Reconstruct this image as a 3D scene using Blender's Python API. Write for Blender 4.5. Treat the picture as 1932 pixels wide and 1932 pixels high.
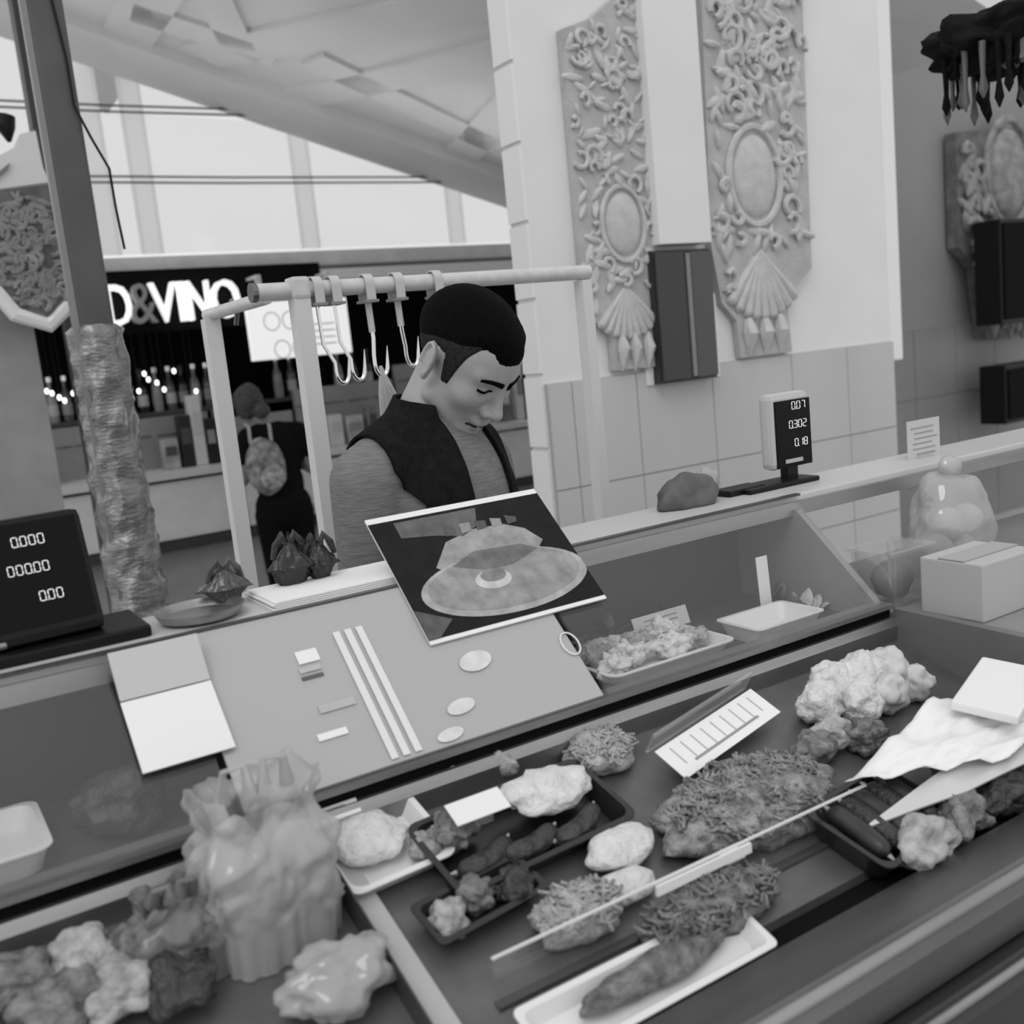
import bpy, bmesh, math, random
import numpy as np
from mathutils import Vector, Matrix, Quaternion, noise

for o in list(bpy.data.objects):
    bpy.data.objects.remove(o, do_unlink=True)
scene = bpy.context.scene
COL = scene.collection
random.seed(7)

# ------------------------------------------------------------------ camera
# world: +X runs along the counter, +Y leads away over it, Z is up
CZ = 1.62
PSI, PIT, ROLL, FPX = math.radians(31.53), math.radians(-9.04), math.radians(-5.785), 1906.3
FW = Vector((math.sin(PSI) * math.cos(PIT), math.cos(PSI) * math.cos(PIT), math.sin(PIT)))
_r = Vector((math.cos(PSI), -math.sin(PSI), 0))
_u = _r.cross(FW)
RT = _r * math.cos(ROLL) + _u * math.sin(ROLL)
UP = -_r * math.sin(ROLL) + _u * math.cos(ROLL)
CAM = Vector((0, 0, CZ))
cd = bpy.data.cameras.new('camera')
cam = bpy.data.objects.new('camera', cd)
COL.objects.link(cam)
M = Matrix((RT, UP, -FW)).transposed().to_4x4()
M.translation = CAM
cam.matrix_world = M
cd.sensor_width = 36.0
cd.lens = FPX * 36.0 / 1932.0
cd.clip_start = 0.02
cd.dof.use_dof = True
cd.dof.focus_distance = 1.86
cd.dof.aperture_fstop = 4.0
scene.camera = cam

# ------------------------------------------------------------------ light
w = bpy.data.worlds.new('World')
scene.world = w
w.use_nodes = True
wb = w.node_tree.nodes['Background']
wb.inputs[0].default_value = (0.80, 0.80, 0.80, 1)
wb.inputs[1].default_value = 1.0
sd = bpy.data.lights.new('sun', 'SUN')
sd.energy = 0.9
sd.angle = math.radians(35)
sun = bpy.data.objects.new('sun', sd)
COL.objects.link(sun)
sun.rotation_euler = Vector((0.50, 0.45, -0.95)).to_track_quat('-Z', 'Y').to_euler()
sun.location = (-3, -3, 8)
scene.view_settings.view_transform = 'Standard'
scene.view_settings.look = 'None'
scene.view_settings.exposure = 0.03
scene.view_settings.gamma = 1.0
scene.view_settings.use_curve_mapping = False

# ------------------------------------------------------------------ pixel to place
def ray(px, py):
    return RT * ((px - 966) / FPX) - UP * ((py - 966) / FPX) + FW
def onZ(px, py, z):
    d = ray(px, py); return CAM + d * ((z - CZ) / d.z)
def onY(px, py, y):
    d = ray(px, py); return CAM + d * (y / d.y)
def onD(px, py, D):
    return CAM + ray(px, py) * D

# ------------------------------------------------------------------ materials
MATS = {}
def mat(name, g, rough=0.6, metal=0.0, var=0.0, scale=8.0, bump=0.0, bscale=60.0, spec=0.5,
        stretch=(1, 1, 1), emit=0.0, coat=0.0):
    if name in MATS: return MATS[name]
    m = bpy.data.materials.new(name); m.use_nodes = True
    nt = m.node_tree; b = nt.nodes['Principled BSDF']
    b.inputs['Base Color'].default_value = (g, g, g, 1)
    b.inputs['Roughness'].default_value = rough
    b.inputs['Metallic'].default_value = metal
    b.inputs['Specular IOR Level'].default_value = spec
    b.inputs['Coat Weight'].default_value = coat
    if emit:
        b.inputs['Emission Color'].default_value = (1, 1, 1, 1)
        b.inputs['Emission Strength'].default_value = emit
    if var or bump:
        tc = nt.nodes.new('ShaderNodeTexCoord'); mp = nt.nodes.new('ShaderNodeMapping')
        mp.inputs['Scale'].default_value = stretch
        nt.links.new(tc.outputs['Object'], mp.inputs['Vector'])
    if var:
        n = nt.nodes.new('ShaderNodeTexNoise'); n.inputs['Scale'].default_value = scale
        n.inputs['Detail'].default_value = 5
        nt.links.new(mp.outputs[0], n.inputs['Vector'])
        r = nt.nodes.new('ShaderNodeValToRGB')
        lo, hi = max(g * (1 - var), 0), min(g * (1 + var), 1)
        r.color_ramp.elements[0].position = 0.3; r.color_ramp.elements[1].position = 0.7
        r.color_ramp.elements[0].color = (lo, lo, lo, 1); r.color_ramp.elements[1].color = (hi, hi, hi, 1)
        nt.links.new(n.outputs['Fac'], r.inputs[0]); nt.links.new(r.outputs[0], b.inputs['Base Color'])
    if bump:
        n2 = nt.nodes.new('ShaderNodeTexNoise'); n2.inputs['Scale'].default_value = bscale
        n2.inputs['Detail'].default_value = 4
        nt.links.new(mp.outputs[0], n2.inputs['Vector'])
        bp = nt.nodes.new('ShaderNodeBump'); bp.inputs['Strength'].default_value = bump
        bp.inputs['Distance'].default_value = 0.01
        nt.links.new(n2.outputs['Fac'], bp.inputs['Height']); nt.links.new(bp.outputs[0], b.inputs['Normal'])
    MATS[name] = m
    return m

def glass(name, haze=0.0, gloss=0.10, hg=0.5, tint=1.0):
    """thin clear pane: mostly see-through, a little mirror, some milky haze"""
    if name in MATS: return MATS[name]
    m = bpy.data.materials.new(name); m.use_nodes = True
    nt = m.node_tree; nt.nodes.clear()
    out = nt.nodes.new('ShaderNodeOutputMaterial')
    tr = nt.nodes.new('ShaderNodeBsdfTransparent'); tr.inputs[0].default_value = (tint, tint, tint, 1); gl = nt.nodes.new('ShaderNodeBsdfGlossy')
    gl.inputs['Roughness'].default_value = 0.06
    df = nt.nodes.new('ShaderNodeBsdfDiffuse'); df.inputs[0].default_value = (hg, hg, hg, 1)
    m1 = nt.nodes.new('ShaderNodeMixShader'); m2 = nt.nodes.new('ShaderNodeMixShader')
    m1.inputs[0].default_value = haze
    nt.links.new(tr.outputs[0], m1.inputs[1]); nt.links.new(df.outputs[0], m1.inputs[2])
    m2.inputs[0].default_value = gloss
    nt.links.new(m1.outputs[0], m2.inputs[1]); nt.links.new(gl.outputs[0], m2.inputs[2])
    nt.links.new(m2.outputs[0], out.inputs[0])
    MATS[name] = m
    return m

PLASTER = mat('plaster', 0.74, 0.85, var=0.03, scale=3, bump=0.05)
TILE = mat('tile', 0.50, 0.45, var=0.06, scale=2.5, stretch=(1, 1, .3))
GROUT = mat('grout', 0.40, 0.9)
STONE = mat('relief_stone', 0.44, 0.8, var=0.12, scale=14, bump=0.3, bscale=90)
STONE2 = mat('relief_stone_light', 0.52, 0.8, var=0.10, scale=20, bump=0.3, bscale=90)
WHITE = mat('white_paint', 0.80, 0.5)
PAPER = mat('paper', 0.82, 0.8, var=0.02)
CARD = mat('white_card', 0.78, 0.6)
STEEL = mat('steel', 0.34, 0.38, 0.85, var=0.15, scale=30, stretch=(.1, 1, 1))
STEELD = mat('steel_dark', 0.16, 0.38, 0.7, var=0.2, scale=30, stretch=(.1, 1, 1))
CHROME = mat('chrome', 0.75, 0.12, 1.0)
BLACK = mat('black_plastic', 0.006, 0.4, spec=.25)
BLACKM = mat('black_matte', 0.006, 0.9, spec=0.1)
DARK = mat('dark_paint', 0.05, 0.5)
GREYD = mat('grey_dark', 0.10, 0.6, var=0.1)
GREYM = mat('grey_mid', 0.22, 0.6, var=0.08)
GREYL = mat('grey_light', 0.45, 0.55, var=0.05)
LEDGE = mat('laminate_light', 0.52, 0.35, var=0.04, scale=5)
COLPAINT = mat('column_paint', 0.075, 0.45, var=0.15, scale=6)
TUBEP = mat('tube_paint', 0.55, 0.4, var=0.08, scale=40)
SOFFIT = mat('soffit_concrete', 0.72, 0.85, var=0.05, scale=2, bump=0.1)
GLOW = mat('lightbox_white', 0.9, 0.5, emit=0.55)
LETTER = mat('lit_letter', 0.9, 0.5, emit=0.75)
BULB = mat('bulb', 0.9, 0.4, emit=3.0)
LED = mat('led_segment', 0.6, 0.4, emit=.8)
GLASS = glass('clear_glass', 0.015, 0.05)
GLASSW = glass('window_glass', 0.05, 0.03, 0.8, .98)
FROST = glass('hazy_acrylic', 0.72, 0.10, 0.50)
ACRYL = glass('acrylic', 0.12, 0.14, 0.7)
FILM = glass('plastic_film', 0.50, 0.10, 0.55)
SKIN = mat('skin', 0.33, 0.5, var=0.06, scale=30, bump=0.05, bscale=300)
HAIR = mat('hair_black', 0.002, 0.7, spec=.06, var=0.5, scale=200, stretch=(1, 1, .2), bump=0.5, bscale=500)
HAIRS = mat('hair_cropped', 0.020, 0.8, spec=.15, var=0.6, scale=260, bump=0.5, bscale=600)
SHIRT = mat('shirt_heather', 0.17, 0.9, var=0.22, scale=130, stretch=(.25, .25, 2.2), bump=0.3, bscale=300)
VEST = mat('vest_dark', 0.011, 0.9, spec=.08, var=0.3, scale=60, bump=0.3, bscale=260)
CLOTHB = mat('cloth_black', 0.008, 0.95, spec=0.1)
JEANS = mat('trousers_dark', 0.03, 0.9, var=0.2)
MEATD = mat('meat_dark', 0.04, 0.45, var=0.6, scale=45, bump=0.7, bscale=120)
MEATM = mat('meat_mid', 0.17, 0.5, var=0.65, scale=50, bump=0.7, bscale=120)
MEATL = mat('meat_pale', 0.36, 0.55, var=0.4, scale=50, bump=0.6, bscale=110)
CHEESE = mat('curd_white', 0.66, 0.65, var=0.14, scale=50, bump=0.7, bscale=110)
TRAYB = mat('tray_black', 0.015, 0.3)
TRAYW = mat('tray_white', 0.72, 0.35)
INK = mat('ink', 0.08, 0.8)
INKM = mat('ink_grey', 0.30, 0.8)

# ------------------------------------------------------------------ mesh building
class MB:
    def __init__(s): s.v = []; s.f = []
    def add(s, vs, fs, m=None):
        n = len(s.v)
        s.v += [tuple(m @ Vector(p)) for p in vs] if m is not None else [tuple(p) for p in vs]
        s.f += [tuple(i + n for i in f) for f in fs]
        return s
    def box(s, c, d, m=None, bev=0.0):
        x, y, z = c; a, b, h = d[0] / 2, d[1] / 2, d[2] / 2
        if bev <= 0:
            vs = [(x + i * a, y + j * b, z + k * h) for i in (-1, 1) for j in (-1, 1) for k in (-1, 1)]
            fs = [(0, 1, 3, 2), (4, 6, 7, 5), (0, 4, 5, 1), (2, 3, 7, 6), (0, 2, 6, 4), (1, 5, 7, 3)]
            return s.add(vs, fs, m)
        bm = bmesh.new()
        bmesh.ops.create_cube(bm, size=1)
        for v in bm.verts: v.co = Vector((v.co.x * d[0] + x, v.co.y * d[1] + y, v.co.z * d[2] + z))
        bmesh.ops.bevel(bm, geom=bm.edges[:], offset=bev, segments=2, affect='EDGES', profile=0.6)
        return s.bm(bm, m)
    def bm(s, bm, m=None):
        bm.verts.index_update()
        s.add([v.co.copy() for v in bm.verts], [tuple(v.index for v in f.verts) for f in bm.faces], m)
        bm.free(); return s
    def hexa(s, bot, top):
        return s.add(list(bot) + list(top), [(3, 2, 1, 0), (4, 5, 6, 7), (0, 1, 5, 4), (1, 2, 6, 5), (2, 3, 7, 6), (3, 0, 4, 7)])
    def tube(s, pts, r, n=10, caps=True, closed=False):
        pts = [Vector(p) for p in pts]
        rs = r if isinstance(r, (list, tuple)) else [r] * len(pts)
        vs = []; fs = []; k = len(pts)
        t0 = (pts[1] - pts[0]).normalized()
        a = t0.orthogonal().normalized()
        for i, p in enumerate(pts):
            if closed: t = (pts[(i + 1) % k] - pts[i - 1]).normalized()
            else: t = (pts[min(i + 1, k - 1)] - pts[max(i - 1, 0)]).normalized()
            a = (a - t * a.dot(t)).normalized(); b = t.cross(a)
            for j in range(n):
                q = 2 * math.pi * j / n
                vs.append(p + (a * math.cos(q) + b * math.sin(q)) * rs[i])
        for i in range(k if closed else k - 1):
            i2 = (i + 1) % k
            for j in range(n):
                fs.append((i * n + j, i * n + (j + 1) % n, i2 * n + (j + 1) % n, i2 * n + j))
        if caps and not closed:
            fs.append(tuple(range(n - 1, -1, -1))); fs.append(tuple((k - 1) * n + j for j in range(n)))
        return s.add(vs, fs)
    def capsule(s, p, q, r1, r2, n=12):
        p = Vector(p); q = Vector(q); t = (q - p).normalized()
        pts = []; rs = []
        for i in range(6):
            a = math.pi / 2 * (1 - i / 5); pts.append(p - t * r1 * math.sin(a)); rs.append(max(r1 * math.cos(a), 1e-4))
        for i in range(6):
            a = math.pi / 2 * i / 5; pts.append(q + t * r2 * math.sin(a)); rs.append(max(r2 * math.cos(a), 1e-4))
        return s.tube(pts, rs, n)
    def lathe(s, prof, n=24, m=None):
        vs = []; fs = []; k = len(prof)
        for r, z in prof:
            for j in range(n):
                q = 2 * math.pi * j / n; vs.append((r * math.cos(q), r * math.sin(q), z))
        for i in range(k - 1):
            for j in range(n): fs.append((i * n + j, i * n + (j + 1) % n, (i + 1) * n + (j + 1) % n, (i + 1) * n + j))
        fs.append(tuple(range(n - 1, -1, -1))); fs.append(tuple((k - 1) * n + j for j in range(n)))
        return s.add(vs, fs, m)
    def ell(s, c, r, n=16, m=None):
        prof = []
        vs = []; fs = []
        k = n // 2 + 1
        for i in range(k):
            a = -math.pi / 2 + math.pi * i / (k - 1)
            for j in range(n):
                q = 2 * math.pi * j / n
                ca = max(math.cos(a), 1e-3)
                vs.append((c[0] + r[0] * ca * math.cos(q), c[1] + r[1] * ca * math.sin(q), c[2] + r[2] * math.sin(a)))
        for i in range(k - 1):
            for j in range(n): fs.append((i * n + j, i * n + (j + 1) % n, (i + 1) * n + (j + 1) % n, (i + 1) * n + j))
        fs.append(tuple(range(n - 1, -1, -1))); fs.append(tuple((k - 1) * n + j for j in range(n)))
        return s.add(vs, fs, m)
    def prism(s, poly, depth, m=None):
        """poly in local xy, extruded along +z"""
        n = len(poly)
        vs = [(x, y, 0) for x, y in poly] + [(x, y, depth) for x, y in poly]
        fs = [tuple(range(n - 1, -1, -1)), tuple(range(n, 2 * n))] + [(i, (i + 1) % n, n + (i + 1) % n, n + i) for i in range(n)]
        return s.add(vs, fs, m)

def newmesh(name, mb, origin=Vector((0, 0, 0)), smooth=False):
    me = bpy.data.meshes.new(name)
    o = Vector(origin)
    me.from_pydata([tuple(Vector(p) - o) for p in mb.v], [], mb.f)
    if smooth:
        bm = bmesh.new(); bm.from_mesh(me)
        bmesh.ops.recalc_face_normals(bm, faces=bm.faces[:])
        bm.to_mesh(me); bm.free()
        me.polygons.foreach_set('use_smooth', [True] * len(me.polygons))
        if smooth != 'all':
            me.set_sharp_from_angle(angle=math.radians(40))
    else:
        bm = bmesh.new(); bm.from_mesh(me)
        bmesh.ops.recalc_face_normals(bm, faces=bm.faces[:])
        bm.to_mesh(me); bm.free()
    me.update()
    return me

def tag(o, label=None, cat=None, group=None, kind=None):
    if label: o['label'] = label
    if cat: o['category'] = cat
    if group: o['group'] = group
    if kind: o['kind'] = kind
    return o
def root(name, label, cat, loc, group=None):
    o = bpy.data.objects.new(name, None); COL.objects.link(o)
    o.empty_display_size = 0.05
    o.location = loc
    o['_w'] = 0
    del o['_w']
    return tag(o, label, cat, group)
WPOS = {}
def part(name, mb, m, parent=None, smooth=False, label=None, kind=None):
    """mesh object built in world coordinates; stored relative to its parent's base"""
    base = Vector((0, 0, 0)); p = parent
    while p is not None:
        base += p.location; p = p.parent
    me = newmesh(name, mb, base, smooth)
    me.materials.append(m)
    o = bpy.data.objects.new(name, me); COL.objects.link(o)
    if parent is not None: o.parent = parent
    return tag(o, label, None, None, kind)
def thing(name, mb, m, label, cat, group=None, smooth=False, kind=None):
    vs = np.array(mb.v)
    loc = Vector(((vs[:, 0].min() + vs[:, 0].max()) / 2, (vs[:, 1].min() + vs[:, 1].max()) / 2, vs[:, 2].min()))
    me = newmesh(name, mb, loc, smooth); me.materials.append(m)
    o = bpy.data.objects.new(name, me); COL.objects.link(o); o.location = loc
    return tag(o, label, cat, group, kind)
def struct(name, mb, m, label=None, smooth=False):
    me = newmesh(name, mb, (0, 0, 0), smooth); me.materials.append(m)
    o = bpy.data.objects.new(name, me); COL.objects.link(o)
    return tag(o, label, None, None, 'structure')
def frame(o, ex, ey, ez):
    m = Matrix((Vector(ex), Vector(ey), Vector(ez))).transposed().to_4x4(); m.translation = Vector(o); return m
def blob(c, r, amp=0.15, freq=12, seed=0, sub=3, m=None):
    bm = bmesh.new(); bmesh.ops.create_icosphere(bm, subdivisions=sub, radius=1)
    sv = Vector((seed * 3.1, seed * 1.7, seed * 2.3))
    for v in bm.verts:
        n = v.co.normalized()
        p = Vector((n.x * r[0], n.y * r[1], n.z * r[2]))
        d = noise.fractal(p * freq + sv, 1.0, 2.0, 4) * amp
        v.co = p * (1 + d) + Vector(c)
    mb = MB(); return mb.bm(bm, m)
def text_mesh(mb, s, size, m, ext=0.0, align='LEFT'):
    cu = bpy.data.curves.new('t', 'FONT'); cu.body = s; cu.size = size; cu.extrude = ext; cu.align_x = align
    cu.resolution_u = 3
    ob = bpy.data.objects.new('t', cu); COL.objects.link(ob)
    dg = bpy.context.evaluated_depsgraph_get(); dg.update()
    me = ob.evaluated_get(dg).to_mesh()
    mb.add([v.co.copy() for v in me.vertices], [tuple(p.vertices) for p in me.polygons], m)
    ob.evaluated_get(dg).to_mesh_clear()
    bpy.data.objects.remove(ob, do_unlink=True); bpy.data.curves.remove(cu)
    return mb

# ================================================================== THE HALL
struct('floor', MB().box((2.5, 6, -0.05), (24, 22, 0.1)), mat('floor_stone', 0.42, 0.5, var=0.1))

# ---- sloping soffit of the hall roof, glazed gable end
GY = 8.5
SK = 0.2987; SZ0 = 4.717
def soffz(x): return SZ0 - SK * x
def onS(px, py, off=0.0):
    d = ray(px, py); t = (SZ0 - off - CZ - 0.0) / (d.z + SK * d.x); return CAM + d * t
x0, x1, yn = -1.6, 5.6, 3.35
struct('ceiling', MB().hexa([(x0, yn, soffz(x0)), (x1, yn, soffz(x1)), (x1, GY, soffz(x1)), (x0, GY, soffz(x0))],
                            [(x0, yn, soffz(x0) + .2), (x1, yn, soffz(x1) + .2), (x1, GY, soffz(x1) + .2), (x0, GY, soffz(x0) + .2)]), SOFFIT)
ceil = bpy.data.objects['ceiling']
def rib(a, b, wid, dep):
    a = Vector(a); b = Vector(b); t = (b - a).normalized()
    n = Vector((SK, 0, 1)).normalized(); s = t.cross(n).normalized()
    q = [a - s * wid / 2, b - s * wid / 2, b + s * wid / 2, a + s * wid / 2]
    return part('ceiling_rib', MB().hexa([p - n * dep for p in q], [p + n * 0.01 for p in q]), SOFFIT, ceil)
rib((x0, GY - .35, soffz(x0)), (x1, GY - .35, soffz(x1)), 0.7, 0.09)
for a, b, wd in (((380, 100), (980, -16), .34), ((560, 182), (1000, 82), .30), ((835, 326), (985, 170), .30), ((165, 195), (300, -35), .34),
                 ((250, 14), (520, 103), .30), ((590, 106), (1000, 300), .30), ((390, -40), (450, 82), .25)):
    rib(onS(*a), onS(*b), wd, 0.035)

mull = [onY(180, 300, GY).x, onY(262, 300, GY).x, onY(572, 345, GY).x, onY(858, 400, GY).x, onY(1080, 420, GY).x]
tz = [2.30, onY(420, 347, GY).z, onY(420, 221, GY).z, 4.6]
win = struct('window_1', MB().box(((mull[0] + mull[-1]) / 2, GY, 2.33), (mull[-1] - mull[0] + 2.4, .14, .10)), WHITE)
ml = [mull[0] - 1.2] + mull
PVC = bpy.data.materials.new('white_pvc'); PVC.use_nodes = True
_n = PVC.node_tree; _n.nodes.clear()
_o = _n.nodes.new('ShaderNodeOutputMaterial'); _d = _n.nodes.new('ShaderNodeBsdfDiffuse'); _t = _n.nodes.new('ShaderNodeBsdfTranslucent'); _m = _n.nodes.new('ShaderNodeMixShader')
_d.inputs[0].default_value = (.85, .85, .85, 1); _t.inputs[0].default_value = (.97, .97, .97, 1); _m.inputs[0].default_value = .75
_n.links.new(_d.outputs[0], _m.inputs[1]); _n.links.new(_t.outputs[0], _m.inputs[2]); _n.links.new(_m.outputs[0], _o.inputs[0])
for x in mull:
    part('window_mullion', MB().add([(x - .09, GY, 2.38), (x + .09, GY, 2.38), (x + .09, GY, soffz(x)), (x - .09, GY, soffz(x))], [(0, 1, 2, 3)]), PVC, win, label='translucent white glazing strip')
for z in tz[1:3]:
    xe = (SZ0 - z) / SK
    a = ml[0]
    for dz in (0, .045):
        part('window_cable', MB().tube([(a, GY - .09, z + dz), ((a + xe) / 2, GY - .09, z + dz - .01), (min(xe, ml[-1]) - .05, GY - .09, z + dz)], .008, 6), DARK, win)
for i in range(len(ml) - 1):
    for j in range(3):
        a, b = ml[i] + .06, ml[i + 1] - .06
        lo, hi = tz[j], tz[j + 1]
        za, zb = min(hi, soffz(a)), min(hi, soffz(b))
        if za <= lo + .03: continue
        if zb <= lo + .02:
            b = (SZ0 - lo) / SK - .02; zb = lo + .02
        part('window_pane', MB().hexa([(a, GY - .005, lo), (b, GY - .005, lo), (b, GY + .005, lo), (a, GY + .005, lo)],
                                      [(a, GY - .005, za), (b, GY - .005, zb), (b, GY + .005, zb), (a, GY + .005, za)]), GLASSW, win)

# ---- tiled pier with ornament, middle of the picture
WY = 3.0
WX0, WX1 = 2.03, 3.93
TZ = 1.49
wall = struct('wall_center', MB().box(((WX0 + WX1) / 2, WY + .06, 1.95), (WX1 - WX0, .12, 3.9)), PLASTER)
part('tile_bed', MB().box(((WX0 + WX1) / 2, WY - .004, TZ / 2), (WX1 - WX0 + .006, .008, TZ)), GROUT, wall)
tj = [WX0] + [onY(p, 850, WY).x for p in (1084, 1205, 1347, 1496, 1600)] + [WX1]
zr = onY(1200, 897, WY).z
tzs = [TZ, zr, zr - (TZ - zr), 0.35, 0.0]
for i in range(len(tj) - 1):
    for j in range(len(tzs) - 1):
        a, b, hi, lo = tj[i] + .002, tj[i + 1] - .002, tzs[j] - .002, tzs[j + 1] + .002
        part('tile', MB().box(((a + b) / 2, WY - .013, (hi + lo) / 2), (b - a, .012, hi - lo)), TILE, wall)
# end of the pier: white blocks stand in for glazing reflections
for k in range(14):
    z = 0.2 + k * .265
    part('reflection_block', MB().box((WX0 - .006, WY + .06, z + .13), (.012, .11, .25)), WHITE, wall)

# ---- set-back wall on the right, shade put into its plaster and tile colours
RY = 4.6
wr = struct('wall_right', MB().box((6.4, RY + .1, 2.0), (5.2, .2, 4.0)), mat('plaster_shaded', 0.25, 0.9, var=0.04, scale=3))
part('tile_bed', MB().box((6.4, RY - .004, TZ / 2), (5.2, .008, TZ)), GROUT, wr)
TILE_SHADED = mat('tile_shaded', 0.21, 0.5, var=0.06, scale=2.5, stretch=(1, 1, .3))
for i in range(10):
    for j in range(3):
        part('tile', MB().box((4.1 + i * .48, RY - .013, TZ - .25 - j * .5), (.474, .012, .494)), TILE_SHADED, wr)
tr = struct('pier_edge_glint', MB().box((WX1 + .047, WY + .06, 1.95 + .7), (.09, .12, 2.5), bev=.01), WHITE, 'white strip beside the pier standing in for reflected window light')  # white colour stands in for window light on the pier's edge

# ---- relief panels
def relief(pxo, plane, label, med, shell, tassels, seed, dark=False, depth=.03):
    plane -= .004
    pts = [onY(x, y, plane) for x, y in pxo]
    cx = sum(p.x for p in pts) / len(pts); zmin = min(p.z for p in pts)
    r = root('relief_panel', label, 'relief', (cx, plane, zmin), 'ornamental relief panels')
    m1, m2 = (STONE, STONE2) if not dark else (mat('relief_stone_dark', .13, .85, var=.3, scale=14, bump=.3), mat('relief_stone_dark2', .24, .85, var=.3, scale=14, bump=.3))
    poly = [(p.x, p.z) for p in pts]
    fm = frame((0, plane, 0), (1, 0, 0), (0, 0, 1), (0, -1, 0))
    part('backing', MB().prism(poly, depth, fm), m1, r)
    rnd = random.Random(seed)
    xs = [p[0] for p in poly]; zs = [p[1] for p in poly]
    def inside(x, z):
        c = False; n = len(poly)
        for i in range(n):
            (xa, za), (xb, zb) = poly[i], poly[(i + 1) % n]
            if (za > z) != (zb > z) and x < (xb - xa) * (z - za) / (zb - za) + xa: c = not c
        return c
    W = max(xs) - min(xs)
    mc = onY(med[0], med[1], plane) if med else None
    sc = onY(shell[0], shell[1], plane) if shell else None
    fol = MB(); cnt = 0; tries = 0
    while cnt < 150 and tries < 4000:
        tries += 1
        x = rnd.uniform(min(xs), max(xs)); z = rnd.uniform(min(zs), max(zs))
        s = W * rnd.uniform(.06, .13)
        if not (inside(x - s * .6, z) and inside(x + s * .6, z) and inside(x, z + s) and inside(x, z - s)): continue
        if mc and ((x - mc.x) / (W * .26)) ** 2 + ((z - mc.z) / (W * .36)) ** 2 < 1: continue
        if sc and abs(x - sc.x) < W * .30 and z < sc.z + W * .12: continue
        a = rnd.uniform(0, math.pi)
        m = Matrix.Translation((x, plane - depth, z)) @ Matrix.Rotation(a, 4, 'Y') @ Matrix.Rotation(rnd.uniform(-.3, .3), 4, 'X')
        if rnd.random() < .7:
            fol.ell((0, 0, 0), (s * .34, W * .03, s), 8, m)
        else:
            pts2 = [(m @ Vector((math.cos(t) * s * .8 * (1 - t / 9), -W * .015, math.sin(t) * s * .8 * (1 - t / 9)))) for t in [i * .6 for i in range(9)]]
            fol.tube(pts2, W * .022, 6)
        cnt += 1
    part('foliage_relief', fol, m2, r, smooth=True, kind='stuff')
    if mc:
        mb = MB().ell((mc.x, plane - depth, mc.z), (W * .2, W * .045, W * .27), 20)
        part('medallion', mb, m2, r, smooth=True)
        ring = [(mc.x + math.cos(t) * W * .24, plane - depth - .004, mc.z + math.sin(t) * W * .32) for t in [i * math.pi / 14 for i in range(28)]]
        part('medallion_rim', MB().tube(ring, W * .025, 6, closed=True), m2, r, smooth=True)
    if sc:
        for k in range(9):
            a = math.radians(-90 + (k - 4) * 11)
            l = W * .42
            part('shell_rib', MB().capsule((sc.x, plane - depth, sc.z + W * .1), (sc.x + math.cos(a) * l, plane - depth, sc.z + W * .1 + math.sin(a) * l), W * .02, W * .045, 8), m2, r, smooth=True)
    for (tx, ty, ty2) in tassels:
        a = onY(tx, ty, plane); b = onY(tx + 4, ty2, plane)
        part('tassel', MB().tube([(a.x, plane - depth, a.z), (a.x, plane - depth - .01, (a.z * .6 + b.z * .4)), (b.x, plane - depth, b.z)], [W * .03, W * .06, W * .01], 8), m2, r, smooth=True)
    return r
relief([(1050, 60), (1105, 40), (1214, -60), (1240, 592), (1222, 612), (1228, 692), (1150, 700), (1146, 632), (1106, 602), (1092, 540)], WY,
       'pale stone relief panel left of the dark wall cabinet', (1165, 425), (1172, 565), [(1162, 632, 700), (1185, 630, 700), (1210, 628, 697)], 3)
relief([(1310, -80), (1500, -80), (1521, 508), (1474, 560), (1484, 664), (1388, 676), (1380, 606), (1352, 574), (1332, 470)], WY,
       'pale stone relief panel right of the dark wall cabinet', (1412, 335), (1424, 505), [(1400, 602, 672), (1430, 598, 670), (1458, 594, 667)], 5)
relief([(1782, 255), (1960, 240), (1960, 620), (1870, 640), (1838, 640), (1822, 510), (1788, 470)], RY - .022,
       'shadowed grey relief panel on the far right wall', (1880, 330), None, [(1850, 560, 640), (1880, 560, 640), (1905, 560, 640)], 8, dark=True, depth=.09)  # darker stone carries the recess's shade in its colour
# pilaster strip and cabinet between the two pale panels
a = onY(1214, 400, WY); b = onY(1312, 400, WY); zb = onY(1262, 465, WY).z
tr2 = struct('trim_2', MB().box(((a.x + b.x) / 2, WY - .04, (zb + 3.9) / 2), (b.x - a.x, .08, 3.9 - zb), bev=.004), PLASTER, 'plain white pilaster strip between two reliefs')
q = [onY(*p, WY - .06) for p in ((1232, 480), (1335, 462), (1355, 712), (1244, 724))]
cxa, cxb = (q[0].x + q[3].x) / 2, (q[1].x + q[2].x) / 2; cza, czb = (q[2].z + q[3].z) / 2, (q[0].z + q[1].z) / 2
r = root('wall_cabinet', 'dark metal cabinet on the pier between two pale reliefs', 'cabinet', ((cxa + cxb) / 2, WY, cza))
part('body', MB().box(((cxa + cxb) / 2, WY - .03, (cza + czb) / 2), (cxb - cxa, .06, czb - cza)), mat('cab_dark', .03, .5), r)
part('door', MB().box((cxa + (cxb - cxa) * .26, WY - .068, (cza + czb) / 2), ((cxb - cxa) * .48, .014, czb - cza - .02)), mat('cab_door', .035, .4), r)
part('door', MB().box((cxa + (cxb - cxa) * .80, WY - .068, (cza + czb) / 2), ((cxb - cxa) * .36, .014, czb - cza - .02)), mat('cab_door2', .07, .4), r)
part('edge_strip', MB().box((cxa + (cxb - cxa) * .56, WY - .072, (cza + czb) / 2), ((cxb - cxa) * .07, .014, czb - cza - .03)), mat('cab_strip', .22, .35, .4), r)
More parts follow.
